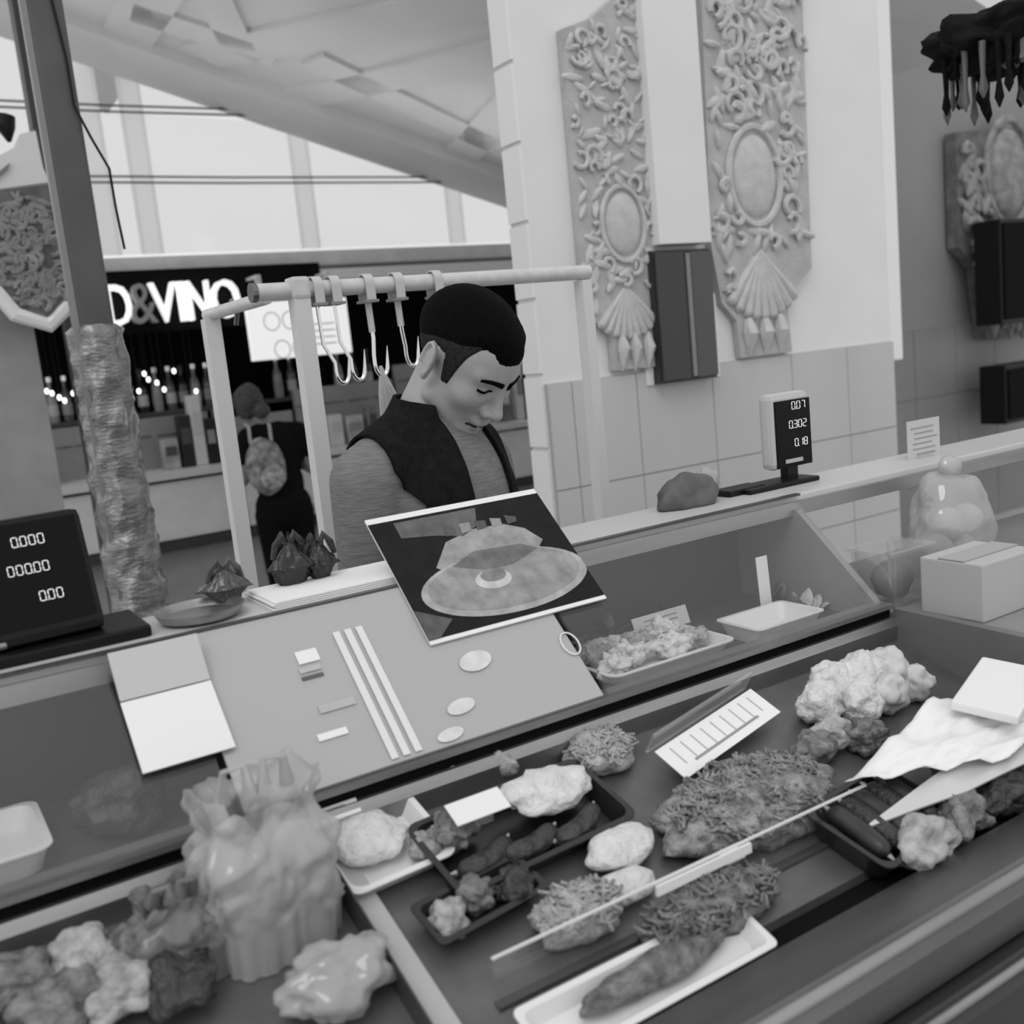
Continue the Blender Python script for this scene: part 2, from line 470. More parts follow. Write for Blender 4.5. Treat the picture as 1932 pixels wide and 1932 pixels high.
part('side_frame', MB().box((cxb + .025, WY - .012, cza + .16), (.05, .026, .32)), WHITE, r)
part('side_frame', MB().box((cxa - .02, WY - .012, cza + .13), (.034, .026, .26)), WHITE, r)

# black boxes and hanging lamp at the right edge
for (pa, pb, pc, pd, lab) in ((1886, 412, 1990, 600, 'black loudspeaker box fixed over the shadowed relief'),
                              (1896, 690, 1990, 782, 'low black loudspeaker box under the shadowed relief')):
    A = onY(pa, pb, RY - .4); B = onY(pc, pd, RY - .4)
    r = root('loudspeaker', lab, 'speaker', ((A.x + B.x) / 2, RY, B.z))
    part('cabinet', MB().box(((A.x + B.x) / 2, RY - .30, (A.z + B.z) / 2), (B.x - A.x, .2, A.z - B.z), bev=.01), BLACK, r)
    part('bracket', MB().box(((A.x + B.x) / 2 + .1, RY - .10, (A.z + B.z) / 2), (.06, .19, .06)), DARK, r)
    part('grille', MB().box(((A.x + B.x) / 2, RY - .407, (A.z + B.z) / 2), (B.x - A.x - .06, .012, (A.z - B.z) - .06)), BLACKM, r)
LP = onD(1905, 70, 2.9)
r = root('chandelier', 'dark hanging lamp with dangling drops at top right', 'lamp', (LP.x, LP.y, LP.z + 1.0))
part('rod', MB().tube([(LP.x, LP.y, LP.z + .02), (LP.x, LP.y, LP.z + 1.0)], .008, 8), BLACK, r)
LD = mat('lamp_dark', .008, .8, var=.4, scale=30, spec=.1)
cb = blob((0, 0, 0), (.20, .20, .085), .45, 14, 31, 4)
shd = part('shade', MB().add(cb.v, cb.f, Matrix.Translation(LP)), LD, r, smooth='all')
rl = random.Random(3)
for k in range(46):
    t = rl.uniform(0, 2 * math.pi); rr = .20 * math.sqrt(rl.uniform(.1, 1)); ln = rl.uniform(.07, .19)
    p = LP + Vector((math.cos(t) * rr, math.sin(t) * rr, -.03))
    part('drop', MB().tube([p, p - Vector((0, 0, ln * .6)), p - Vector((0, 0, ln * .85)), p - Vector((0, 0, ln))], [.010, .006, .013, .002], 8), LD if k % 3 else mat('drop_smoke', .10, .3, coat=.3), shd, smooth=True)

# ---- left: painted column wrapped in film, second post
c0 = onD(97, 0, 3.2); 
colx, coly = 0.640, 3.45
r = root('column', 'dark steel column at the left, its lower half wrapped in plastic film', 'column', (colx, coly, 0))
part('shaft', MB().box((colx, coly, 2.1), (.105, .105, 4.2), bev=.012), COLPAINT, r)
part('edge_strip', MB().box((colx - .06, coly - .035, 2.1), (.018, .03, 4.2)), mat('col_edge', .22, .4), r)
wr_ = MB(); n = 40; vs = []; fs = []; K = 60
for i in range(K):
    z = .80 + (1.83 - .80) * i / (K - 1)
    for j in range(n):
        t = 2 * math.pi * j / n
        rr = .082 + .016 * noise.noise(Vector((math.cos(t) * 2.2, math.sin(t) * 2.2 + z * 2, z * 16))) + .012 * noise.noise(Vector((t * 3, z * 30 + t * 2, 4)))
        if i in (0, K - 1): rr = .066
        rr *= 1.0 + .22 * max(0, 1.35 - z)
        vs.append((colx + math.cos(t) * rr, coly + math.sin(t) * rr, z))
for i in range(K - 1):
    for j in range(n): fs.append((i * n + j, i * n + (j + 1) % n, (i + 1) * n + (j + 1) % n, (i + 1) * n + j))
part('film_wrap', wr_.add(vs, fs), mat('film_grey', .22, .12, .55, var=.35, scale=14, stretch=(1, 1, 3), coat=.8, bump=.8, bscale=38), r, smooth='all')
part('cable', MB().tube([onY(95, -10, coly - .06), onY(125, 110, coly - .062), onY(140, 200, coly - .065), onY(172, 260, coly - .065), onY(206, 318, coly - .065), onY(218, 390, coly - .06), onY(235, 470, coly - .06)], .004, 6), BLACK, r, smooth=True)
P2 = onY(28, 0, 5.2); P3 = onY(175, 800, 5.2)
r = root('post', 'slim dark square post behind the film-wrapped column', 'post', (P3.x, 5.2, 0))
part('shaft', MB().box((P3.x, 5.2, 2.16), (.11, .11, 4.32)), mat('post_dark', .05, .5), r)
part('flange', MB().box((P3.x + .062, 5.17, 2.14), (.014, .16, 4.28)), mat('post_dark2', .10, .5), r)
for k in range(3):
    part('cable', MB().tube([onY(62 + k * 6, 250, 5.05), onY(80 + k * 7, 300, 5.05), onY(95 + k * 5, 380, 5.05), onY(105 + k * 4, 450, 5.05)], .008, 6), GREYD, r, smooth=True)

# left pier with relief
LY = 4.7
lx = onY(88, 760, LY).x
wl = struct('wall_left', MB().box((lx - .55, LY + .15, 1.05), (1.1, .3, 2.1)), mat('pier_grey', .30, .85, var=.12, scale=6))
relief([(-80, 372), (96, 352), (138, 470), (132, 560), (88, 600), (30, 585), (-20, 545), (-80, 520)], LY - .12, 'grey carved relief panel hanging at the left edge', None, None, [], 11, dark=True, depth=.05)
rp = [o for o in COL.objects if o.name.startswith('relief_panel')][-1]
fm = [onY(*p, LY - .15) for p in ((-60, 525), (-8, 548), (30, 592), (92, 612), (136, 566))]
part('white_border', MB().tube(fm, .035, 8), WHITE, rp)
# white lamp housing upper left
A = onY(45, 312, 4.9)
r = root('lamp_housing', 'white angular lamp housing at the upper left edge', 'lamp', (A.x, 4.9, A.z - .12))
pl = [(onY(*p, 4.9).x, onY(*p, 4.9).z) for p in ((-30, 372), (84, 356), (72, 330), (58, 262), (30, 268), (22, 292), (-30, 318))]
part('shade', MB().prism(pl, .2, frame((0, 4.95, 0), (1, 0, 0), (0, 0, 1), (0, -1, 0))), WHITE, r)
pl = [(onY(*p, 4.72).x, onY(*p, 4.72).z) for p in ((-30, 345), (20, 305), (16, 318), (-30, 356))]
part('slot', MB().prism(pl, .01, frame((0, 4.745, 0), (1, 0, 0), (0, 0, 1), (0, -1, 0))), GREYM, r)
pl = [onY(*p, 4.8) for p in ((12, 218), (10, 240), (18, 268))]
part('black_socket', MB().tube(pl, [.035, .04, .008], 10), BLACK, r, smooth=True)

# ================================================================== THE FAR STALLS
SY = 7.0
xa, xb = -1.6, 5.5
struct('wall_back', MB().box(((xa + xb) / 2, 8.2, 1.15), (xb - xa, .1, 2.3)), BLACKM)  # near-black colour stands in for the shade inside the stall
struct('trim_3', MB().box(((xa + xb) / 2, 7.6, 2.32), (xb - xa, 1.2, .04)), BLACKM, 'dark lid over the far stall')  # interior shade put into the lid's colour as well
r = root('fascia_beam', 'long light grey beam over the far stalls', 'beam', ((xa + xb) / 2, SY, 2.25))
part('beam', MB().box(((xa + xb) / 2, SY, 2.40), (xb - xa, .10, .115)), mat('beam_pale', .78, .6, var=.08), r)
bx = onY(480, 505, SY - .07).x
part('lower_strip', MB().box(((bx + xb) / 2, SY - .03, 2.29), (xb - bx, .08, .075)), mat('strip_white', .88, .6), r)
part('conduit', MB().tube([(xa, SY - .07, 2.345), (xb, SY - .07, 2.345)], .010, 8), GREYM, r)
for k in range(3):
    part('hanger', MB().box((1.2 + k * 1.7, SY + .03, 2.33), (.05, .03, .06)), GREYM, r)

r = root('added_uplight', 'added strip light on top of the light grey beam, brightening the soffit', 'lamp', ((xa + xb) / 2, SY + .25, 2.45))  # added light source, brightens the soffit and window strips
part('trough', MB().box(((xa + xb) / 2, SY + .25, 2.465), (xb - xa - .4, .16, .03)), WHITE, r)
part('tube', MB().tube([(xa + .3, SY + .25, 2.495), (xb - .3, SY + .25, 2.495)], .014, 10), GLOW, r)
for k in range(3):
    part('bracket', MB().box((xa + 1.2 + k * 2.3, SY + .13, 2.445), (.05, .24, .012)), WHITE, r)
cl = bpy.data.lights.new('soffit_fill', 'AREA'); cl.shape = 'RECTANGLE'; cl.size = xb - xa - .6; cl.size_y = .10; cl.energy = 16
clo = bpy.data.objects.new('soffit_fill', cl); COL.objects.link(clo)
clo.location = ((xa + xb) / 2, SY + .25, 2.52); clo.rotation_euler = Vector((-.05, -.35, 1)).to_track_quat('-Z', 'Y').to_euler()
# illuminated letters
yl = SY - .16
zt, zb = onY(330, 532, yl).z, onY(330, 607, yl).z
r = root('shop_sign', 'bold white illuminated shop letters reading VINO on a dark band', 'sign', (onY(330, 607, yl).x, yl, zb))
part('back_band', MB().box((2.0, SY - .075, (zt + zb) / 2 + .02), (1.7, .02, .40)), BLACKM, r)
def letter(ch, pxa, pxb, m, name='letter', ext=.035, off=0):
    a = onY(pxa, 570, yl).x; b = onY(pxb, 570, yl).x
    mb = MB(); text_mesh(mb, ch, 1.0, None, 0.5)
    v = np.array(mb.v); lo = v.min(0); hi = v.max(0)
    q = (v - lo) / (hi - lo)
    mb.v = [(a + p[0] * (b - a), yl + (0.5 - p[2]) * 2 * ext, zb + off + p[1] * (zt - zb)) for p in q]
    return part(name, mb, m, r)
DIML = mat('dim_letter', .40, .5)
letter('O', 146, 186, LETTER); letter('D', 202, 246, LETTER); letter('&', 243, 292, DIML)
for ch, a, b in (('V', 284, 334), ('I', 338, 350), ('N', 355, 396), ('O', 400, 452)):
    letter(ch, a, b, LETTER)
# lightbox menu
yb = SY - .30
q = [onY(*p, yb) for p in ((460, 578), (648, 556), (664, 664), (478, 682))]
xm0, xm1 = (q[0].x + q[3].x) / 2, (q[1].x + q[2].x) / 2; zm1, zm0 = (q[0].z + q[1].z) / 2, (q[2].z + q[3].z) / 2
r = root('lightbox', 'white lit menu box hanging behind the hook rail', 'sign', ((xm0 + xm1) / 2, yb, zm0))
part('panel', MB().box(((xm0 + xm1) / 2, yb, (zm0 + zm1) / 2), (xm1 - xm0, .05, zm1 - zm0), bev=.006), GLOW, r)
PR = mat('faint_print', .60, .6)
for i in range(2):
    for j in range(2):
        cx = xm0 + .16 + j * .13 + i * .05; cz = zm1 - .13 - i * .19
        part('print_ring', MB().tube([(cx + math.cos(t) * .055, yb - .027, cz + math.sin(t) * .06) for t in [k * math.pi / 10 for k in range(20)]], .004, 5, closed=True), PR, r)
for k in range(4):
    part('print_line', MB().box((xm1 - .22, yb - .027, zm1 - .17 - k * .045), (.22, .004, .008)), PR, r)
for k in (0, 1):
    part('hanger', MB().box((xm0 + .12 + k * .5, yb + .02, (zm1 + 2.27) / 2), (.04, .02, 2.27 - zm1)), WHITE, r)
    part('arm', MB().box((xm0 + .12 + k * .5, (yb + SY - .05) / 2, 2.275), (.03, SY - .05 - yb, .02)), WHITE, r)

# stall counters
cY = 6.55
def stall(pxa, pxb, label, zc=1.42, g='stall_grey', cards=4):
    a = onY(pxa, 850, cY).x; b = onY(pxb, 850, cY).x; c = (a + b) / 2; L = b - a
    r = root('stall_counter', label, 'counter', (c, cY, 0), 'grey counters of the far stalls')
    part('body', MB().box((c, cY + .25, .50), (L - .02, .5, 1.0)), mat('stall_body', .40, .6, var=.1), r)
    part('plinth', MB().box((c, cY + .26, .06), (L - .03, .44, .12)), BLACK, r)
    part('ledge', MB().box((c, cY + .22, 1.06), (L, .62, .04)), mat('stall_ledge', .72, .4), r)
    part('screen', MB().box((c, cY + .40, (1.08 + zc) / 2), (L - .02, .04, zc - 1.08)), mat(g, .30, .5, var=.08), r)
    part('lower_case', MB().box((c, cY - .03, .84), (L - .06, .06, .36)), mat('case_pale', .82, .4, var=.06), r)
    part('case_base', MB().box((c, cY - .04, .62), (L, .10, .06)), DARK, r)
    for k in range(cards):
        part('price_card', MB().box((a + L * (k + .5) / cards, cY + .375, zc - .12), (L / cards * .8, .006, .005)), INK, r)
    return r
stall(-160, 40, 'grey stall counter at the far left edge')
stall(45, 195, 'grey stall counter seen left of the wrapped column')
stall(200, 435, 'grey stall counter between wrapped column and the woman')
stall(440, 600, 'grey stall counter the woman in black stands at', zc=1.36)
stall(603, 800, 'grey stall counter behind the seller\'s shoulder', zc=1.50)
stall(803, 1010, 'grey stall counter behind the seller\'s head', zc=1.60)
# back shelf with bottles and small lamps in the dark
sh = root('back_shelf', 'dark shelf of bottles inside the far stall', 'shelf', (2.2, 7.9, 0))
part('board', MB().box((2.0, 7.9, 1.42), (6.2, .3, .03)), GREYD, sh)
for x in (-.9, .6, 2.1, 3.6, 4.9):
    part('upright', MB().box((x, 8.02, .70), (.04, .04, 1.40)), GREYD, sh)
rb = random.Random(4)
BOT = [mat('bottle_dark', .03, .1, coat=.5), mat('bottle_pale', .45, .2, coat=.4), mat('bottle_mid', .16, .15, coat=.4)]
spots = [60, 86, 114, 260, 288, 314, 338, 362, 386, 410, 520, 546, 580, 636, 664, 692]
places = ['left of the slim post', 'left of the slim post', 'beside the slim post', 'just right of the wrapped column', 'just right of the wrapped column',
          'below the sign letter V', 'below the sign letter N', 'below the sign letter N', 'below the sign letter O', 'below the last sign letter',
          'under the lit menu box', 'under the lit menu box', 'under the lit menu box', 'right of the lit menu box', 'right of the lit menu box', 'right of the lit menu box']
prof = [(.034, 0), (.036, .02), (.036, .17), (.030, .20), (.013, .235), (.013, .29), (.016, .295), (.016, .31)]
for i, px in enumerate(spots):
    x = onY(px, 690, 7.85).x
    k = i % 3
    r = root('bottle', ['dark', 'pale', 'grey'][k] + ' bottle on the far shelf ' + places[i], 'bottle', (x, 7.85, 1.435), 'bottles on the far shelf')
    part('body', MB().lathe([(a, b) for a, b in prof[:6]], 12, Matrix.Translation((x, 7.85, 1.435))), BOT[k], r, smooth=True)
    part('cap', MB().lathe([(.019, .29), (.019, .325)], 10, Matrix.Translation((x, 7.85, 1.435))), CHROME if k else DARK, r)
    part('label', MB().lathe([(.0375, .05), (.0375, .13)], 12, Matrix.Translation((x, 7.85, 1.435))), PAPER if i % 2 else GREYL, r)
bulbs = [(88, 738), (98, 742), (112, 750), (122, 756), (138, 742), (143, 728), (272, 705), (280, 716), (296, 722), (328, 700), (310, 735), (262, 738), (362, 755), (370, 738)]
for i, (px, py) in enumerate(bulbs):
    p = onY(px, py, 7.4)
    side = 'left of the wrapped column' if px < 200 else 'right of the wrapped column'
    r = root('pendant_bulb', 'tiny glowing bulb on a thin wire ' + side + ' in the dark stall', 'bulb', (p.x, p.y, 2.28), 'string of tiny bulbs ' + side)
    part('wire', MB().tube([(p.x, p.y, p.z + .02), (p.x, p.y, 2.28)], .002, 5), BLACK, r)
    part('glass', MB().ell((p.x, p.y, p.z), (.013, .013, .018), 10), BULB, r, smooth=True)
# flowers and packages on the stalls
def pack(px, py, w_, h_, d_, y, m, label, name='package', cat='package'):
    p = onY(px, py, y)
    b = MB().box((p.x, y, p.z + h_ / 2), (w_, d_, h_), bev=min(w_, h_, d_) * .08)
    return thing(name, b, m, label, cat, 'goods on the far stalls')
cz = 1.08
def onstall(px, y=6.72): return onY(px, 850, y).x
goods = [(352, .08, .34, 'dark', .02), (376, .08, .46, 'white', .7), (399, .07, .30, 'black', .01), (420, .06, .36, 'mottled', .3), (636, .10, .22, 'white', .72), (672, .13, .20, 'pale', .5),
         (706, .08, .26, 'grey', .25), (958, .08, .30, 'grey', .2), (985, .07, .42, 'white', .75), (320, .10, .20, 'pale grey', .4), (14, .10, .2, 'grey', .2), (74, .12, .16, 'pale', .4)]
where = ['nearest the wrapped column', 'tall, in the bunch by the post', 'in the bunch by the white post', 'against the left white post', 'just left of the seller\'s shoulder', 'behind the seller\'s shoulder',
         'behind the hanging bag', 'right of the seller\'s face', 'upright, right of the seller\'s nose', 'right of the column', 'at the far left edge', 'left of the slim post']
for i, (px, w_, h_, nm, g) in enumerate(goods):
    x = onstall(px, 6.75)
    r = root('goods_pack', nm + ' packet on the far stall, ' + where[i], 'packet', (x, 6.75, cz), 'packets on the far stalls')
    part('wrapper', MB().box((x, 6.75, cz + h_ / 2), (w_, .10, h_), bev=.012), mat('pk%d' % i, g, .45, var=.35 if g < .6 else .05, scale=12), r)
    part('print', MB().box((x, 6.697, cz + h_ * .6), (w_ * .7, .004, h_ * .3)), mat('pkp%d' % (i % 3), (.08, .6, .3)[i % 3], .6), r)

# ================================================================== HOOK RAIL
FY = 2.15
pl_ = onY(560, 545, FY)
PZ = 1.80
pxL, pxR = .835, 1.603
r = root('hook_rail', 'pale tubular rail on square posts behind the seller', 'rail', ((pxL + pxR) / 2, FY, 0))
part('top_tube', MB().tube([(pxL - .10, FY, PZ - .004), (pxR + .02, FY, PZ)], .0185, 16), TUBEP, r, smooth=True)
part('post', MB().box((pxL - .005, FY, .89), (.038, .038, 1.78)), mat('post_white', .62, .4), r)
part('post', MB().box((pxR, FY, .89), (.030, .038, 1.78)), mat('post_white', .62, .4), r)
part('post', MB().box((.738, 2.52, .885), (.038, .038, 1.77)), mat('post_white', .62, .4), r)
part('side_tube', MB().tube([(.738, 2.54, PZ - .02), (pxL - .06, FY + .05, PZ - .012)], .015, 14), TUBEP, r, smooth=True)
part('clip', MB().tube([(.765, 2.42, PZ + .005), (.768, 2.40, PZ - .03), (.765, 2.41, PZ - .055)], .006, 6), STEELD, r)
part('collar', MB().box((pxL - .005, FY, PZ), (.044, .046, .048), bev=.008), TUBEP, r)
part('end_cap', MB().tube([(pxL - .112, FY, PZ - .004), (pxL - .10, FY, PZ - .004)], .021, 14), STEELD, r)
def hook(px, label, length, sway, hooked=True, painted=False):
    x = onY(px, 535, FY).x
    r = root('meat_hook', label, 'hook', (x, FY, PZ + .02), 'hooks on the rail')
    st = []
    for k in range(13):
        a = math.pi * (k / 12)
        st.append((math.cos(a) * .0215, math.sin(a) * .0215))
    vs = []; fs = []
    prof = [(.0215, -.035)] + st + [(-.0215, -.035)]
    for s_ in (-.011, .011):
        for (yy, zz) in prof: vs.append((x + s_, FY + yy, PZ + zz))
        for (yy, zz) in prof: vs.append((x + s_, FY + yy * 1.12, PZ + (zz * 1.12 if zz > 0 else zz)))
    n = len(prof)
    for i in range(n - 1):
        fs += [(n + i, n + i + 1, 3 * n + i + 1, 3 * n + i), (i, 2 * n + i, 2 * n + i + 1, i + 1), (i, i + 1, n + i + 1, n + i), (2 * n + i, 3 * n + i, 3 * n + i + 1, 2 * n + i + 1)]
    part('strap', MB().add(vs, fs), mat('strap_pale', .50, .5), r)
    part('strap_plate', MB().box((x, FY, PZ - .038), (.034, .050, .006)), GREYM, r)
    z0 = PZ - .04
    pts = [(x, FY, z0), (x + .003, FY, z0 - length * .5)]
    b0 = Vector((x + .003 + sway, FY, z0 - length * .75))
    pts.append(tuple(b0))
    for k in range(9):
        a = math.pi * k / 8
        pts.append((b0.x + .016 - math.cos(a) * .016 - .0, FY - .0, b0.z - .02 - math.sin(a) * .028))
    pts.append((b0.x + .036, FY, b0.z + .02))
    rs = [.0045] * (len(pts) - 2) + [.004, .0006]
    part('hook', MB().tube(pts, rs, 8), CHROME, r, smooth=True)
    if painted:
        part('sleeve', MB().tube([(x, FY, z0), (x + .002, FY, z0 - length * .42)], .0075, 10), mat('sleeve_pale', .5, .5), r, smooth=True)
    return x
hook(593, 'steel hook closest to the left white post', .17, .022)
hook(626, 'steel hook second from the left white post', .165, .02)
hxp = hook(690, 'sleeved hook with a thin bag tied on it', .16, -.004, painted=True)
hook(746, 'sleeved hook closest to the seller\'s head', .14, .004, painted=True)
hook(820, 'hook half hidden by the seller\'s hair', .10, .0)
# hanging bag loop
r = root('hanging_bag', 'thin clear bag strings hanging behind the seller\'s shoulder', 'bag', (hxp + .01, FY, 1.40))
for k, (dx, dz) in enumerate(((-.012, -.22), (.004, -.23), (.02, -.20), (.036, -.19))):
    part('string', MB().tube([(hxp + .012, FY, PZ - .185), (hxp + .012 + dx * .6, FY - .003 * k, PZ - .25), (hxp + .012 + dx, FY - .004 * k, PZ - .185 + dz)], [.004, .006, .008], 8), FILM, r, smooth=True)

# ================================================================== DISPLAY COUNTER
CX0, CX1 = -.9, 1.46
def ext(poly, xa_, xb_):
    return MB().prism(poly, xb_ - xa_, frame((xa_, 0, 0), (0, 1, 0), (0, 0, 1), (1, 0, 0)))
ctr = root('display_counter', 'long refrigerated display counter with two tiers of food across the foreground', 'counter', ((CX0 + CX1) / 2, 1.1, 0))
part('base_panel', ext([(.68, 0), (1.46, 0), (1.46, .86), (.68, .86)], CX0, CX1), GREYD, ctr)
part('kick_plate', ext([(.64, .0), (.68, .0), (.68, .62), (.64, .62)], CX0, CX1), BLACK, ctr)
part('lower_bumper', ext([(.60, .64), (.68, .64), (.68, .74), (.62, .74), (.60, .72)], CX0, CX1), STEELD, ctr)
part('bumper_gap', ext([(.645, .74), (.68, .74), (.68, .80), (.645, .80)], CX0, CX1), BLACK, ctr)
part('bumper', ext([(.605, .80), (.68, .80), (.68, .885), (.625, .885), (.605, .865)], CX0, CX1), mat('bumper_grey', .05, .45, .4), ctr)
part('front_rail', ext([(.635, .895), (.70, .895), (.74, .92), (.74, .945), (.665, .957), (.645, .952), (.635, .94)], CX0, CX1), mat('rail_steel', .15, .35, .8, var=.15, scale=30, stretch=(.1, 1, 1)), ctr)
part('rail_ridge', MB().tube([(CX0, .650, .954), (CX1, .650, .954)], .008, 10), STEEL, ctr, smooth=True)
part('bumper_ridge', MB().tube([(CX0, .614, .880), (CX1, .614, .880)], .006, 10), STEEL, ctr, smooth=True)
part('front_channel', ext([(.74, .90), (.79, .90), (.79, .925), (.74, .925)], CX0, CX1), BLACKM, ctr)
BS = .33
def bedz(y): return .94 + BS * (y - .80)
part('bed', ext([(.79, .86), (1.135, .98), (1.135, bedz(1.135)), (.79, bedz(.79))], CX0, CX1), mat('bed_steel', .13, .4, .4, var=.15, scale=20), ctr)
part('step_rail', ext([(1.125, 1.045), (1.15, 1.045), (1.15, 1.088), (1.130, 1.088), (1.122, 1.075)], CX0, CX1), STEEL, ctr)
part('step_gap', ext([(1.138, 1.088), (1.16, 1.088), (1.16, 1.106), (1.138, 1.106)], CX0, CX1), BLACKM, ctr)
part('pane_foot', ext([(1.128, 1.106), (1.165, 1.106), (1.165, 1.114), (1.128, 1.114)], CX0, CX1), STEEL, ctr)
part('upper_shelf', ext([(1.16, 1.06), (1.50, 1.06), (1.50, 1.085), (1.16, 1.085)], CX0, CX1), STEELD, ctr)
part('back_panel', ext([(1.485, 1.085), (1.50, 1.085), (1.50, 1.268), (1.485, 1.268)], CX0, CX1), DARK, ctr)
PY0, PZ0, PY1, PZ1 = 1.140, 1.114, 1.335, 1.292
PK = (PZ1 - PZ0) / (PY1 - PY0)
PN = Vector((0, -PK, 1)).normalized()      # towards the customer, upwards
PV = Vector((0, 1, PK)).normalized()
def pane(px, py, off=0.0):
    """point of the slanted glass (moved off along its normal) seen at a pixel"""
    d = ray(px, py); o = Vector((0, PY0, PZ0)) + PN * off
    return CAM + d * ((o - CAM).dot(PN) / d.dot(PN))
def panelbox(xa_, xb_, t=.006, off=0.0, s0=0.0, s1=1.0):
    a0 = Vector((0, PY0, PZ0)).lerp(Vector((0, PY1, PZ1)), s0) + PN * off; a1 = Vector((0, PY0, PZ0)).lerp(Vector((0, PY1, PZ1)), s1) + PN * off
    X = Vector((1, 0, 0)); n = PN * t
    return MB().hexa([a0 + X * xa_, a0 + X * xb_, a1 + X * xb_, a1 + X * xa_], [a0 + X * xa_ + n, a0 + X * xb_ + n, a1 + X * xb_ + n, a1 + X * xa_ + n])
part('hazy_pane', panelbox(.29, .82), FROST, ctr, label='hazy pale acrylic pane')
part('clear_pane', panelbox(.83, CX1 - .02), GLASS, ctr, label='clear slanted glass')
part('clear_pane', panelbox(CX0, .28), GLASS, ctr, label='clear slanted glass')
part('pane_edge', MB().box(((CX0 + CX1) / 2, PY1, PZ1 + .004), (CX1 - CX0, .012, .004)), mat('edge_dark', .06, .3), ctr)
for k in range(3):
    part('stripe', panelbox(.483 + k * .017, .493 + k * .017, .0012, .0075, .02, .80), mat('stripe_white', .70, .5), ctr)
for x in (CX0 + .01, CX1 - .01):
    part('end_cheek', ext([(1.14, 1.085), (1.50, 1.085), (1.50, 1.268), (1.325, 1.268), (1.16, 1.12)], x - .008, x + .008), GREYM, ctr)
part('end_partition', MB().hexa([(CX1 + .0, .80, .90), (CX1 + .02, .80, .90), (CX1 + .02, 1.13, .98), (CX1, 1.13, .98)],
                                [(CX1 + .0, .80, 1.095), (CX1 + .02, .80, 1.095), (CX1 + .02, 1.13, 1.105), (CX1, 1.13, 1.105)]), mat('partition_grey', .15, .45, var=.08), ctr)
# ovals and labels stuck on the hazy pane
def pane_ellipse(px, py, a_, b_, rot, off, t=.0012):
    c = pane(px, py, off)
    pts = []
    for k in range(28):
        q_ = 2 * math.pi * k / 28
        u_, v_ = a_ * math.cos(q_), b_ * math.sin(q_)
        pts.append((u_ * math.cos(rot) - v_ * math.sin(rot), u_ * math.sin(rot) + v_ * math.cos(rot)))
    return MB().prism(pts, t, frame(c, (1, 0, 0), PV, PN))
st = mat('sticker_pale', .62, .5, var=.12, scale=60)
part('oval_sticker', pane_ellipse(897, 1247, .026, .016, .12, .0075), st, ctr)
part('oval_sticker', pane_ellipse(870, 1333, .022, .011, .12, .0075), st, ctr)
part('oval_sticker', pane_ellipse(850, 1386, .020, .009, .1, .0075), st, ctr)
cc = pane(1076, 1214, .0085)
ring = []
for k in range(24):
    q_ = 2 * math.pi * k / 24
    ring.append(cc + Vector((1, 0, 0)) * (.014 * math.cos(q_)) + PV * (.020 * math.sin(q_)))
part('sticker_ring', MB().tube(ring, .0014, 6, closed=True), mat('sticker_line', .75, .4), ctr)
for (px, py, w_, h_, m) in ((580, 1238, .030, .020, CARD), (585, 1262, .030, .008, GREYL), (590, 1276, .030, .005, GREYD), (628, 1385, .040, .010, CARD), (636, 1330, .05, .012, GREYL)):
    c = pane(px, py, .0075)
    part('small_label', MB().box((0, 0, 0), (w_, h_, .0012), frame(c, (1, 0, 0), PV, PN)), m, ctr)

# worktop ledge
wt = root('worktop', 'long pale worktop along the back of the display counter', 'worktop', (.9, 1.42, 1.27))
part('slab', MB().box((.98, 1.42, 1.283), (3.9, .155, .024), bev=.004), LEDGE, wt)
part('front_lip', MB().box((.98, 1.338, 1.270), (3.9, .012, .026)), STEEL, wt)
part('under_rail', MB().box((.98, 1.36, 1.262), (3.86, .02, .014)), STEELD, wt)  # dark steel rail under the slab's front edge
# seller's lower bench
rb_ = root('prep_bench', 'steel bench on the seller\'s side behind the worktop', 'bench', (.9, 1.555, 0))
part('top', MB().box((.9, 1.545, 1.02), (3.6, .08, .03)), STEEL, rb_)
for x in (-.8, .2, 1.6, 2.6):
    part('leg', MB().box((x, 1.545, .5025), (.035, .035, 1.005)), STEELD, rb_)
# neighbouring counter
sc_ = root('side_counter', 'grey neighbouring counter beyond the partition at the right', 'counter', (2.3, 1.05, 0))
part('body', MB().box((2.3, 1.10, .53), (1.62, .70, 1.06)), GREYM, sc_)
part('top', MB().box((2.3, 1.09, 1.075), (1.62, .74, .03), bev=.004), mat('side_top', .24, .4, var=.1), sc_)
part('front_rail', ext([(.635, .895), (.70, .895), (.74, .92), (.74, .945), (.665, .957), (.645, .952), (.635, .94)], 1.49, 3.1), mat('rail_steel', .15, .35, .8), sc_)
part('bumper', ext([(.605, .80), (.68, .80), (.68, .885), (.625, .885), (.605, .865)], 1.49, 3.1), mat('bumper_grey', .12, .4, .4), sc_)
part('kick_plate', ext([(.64, 0), (.68, 0), (.68, .75), (.64, .75)], 1.49, 3.1), BLACK, sc_)
for x in (1.56, 2.9):
    part('bracket', MB().box((x, .71, .875), (.06, .07, .03)), STEELD, sc_)

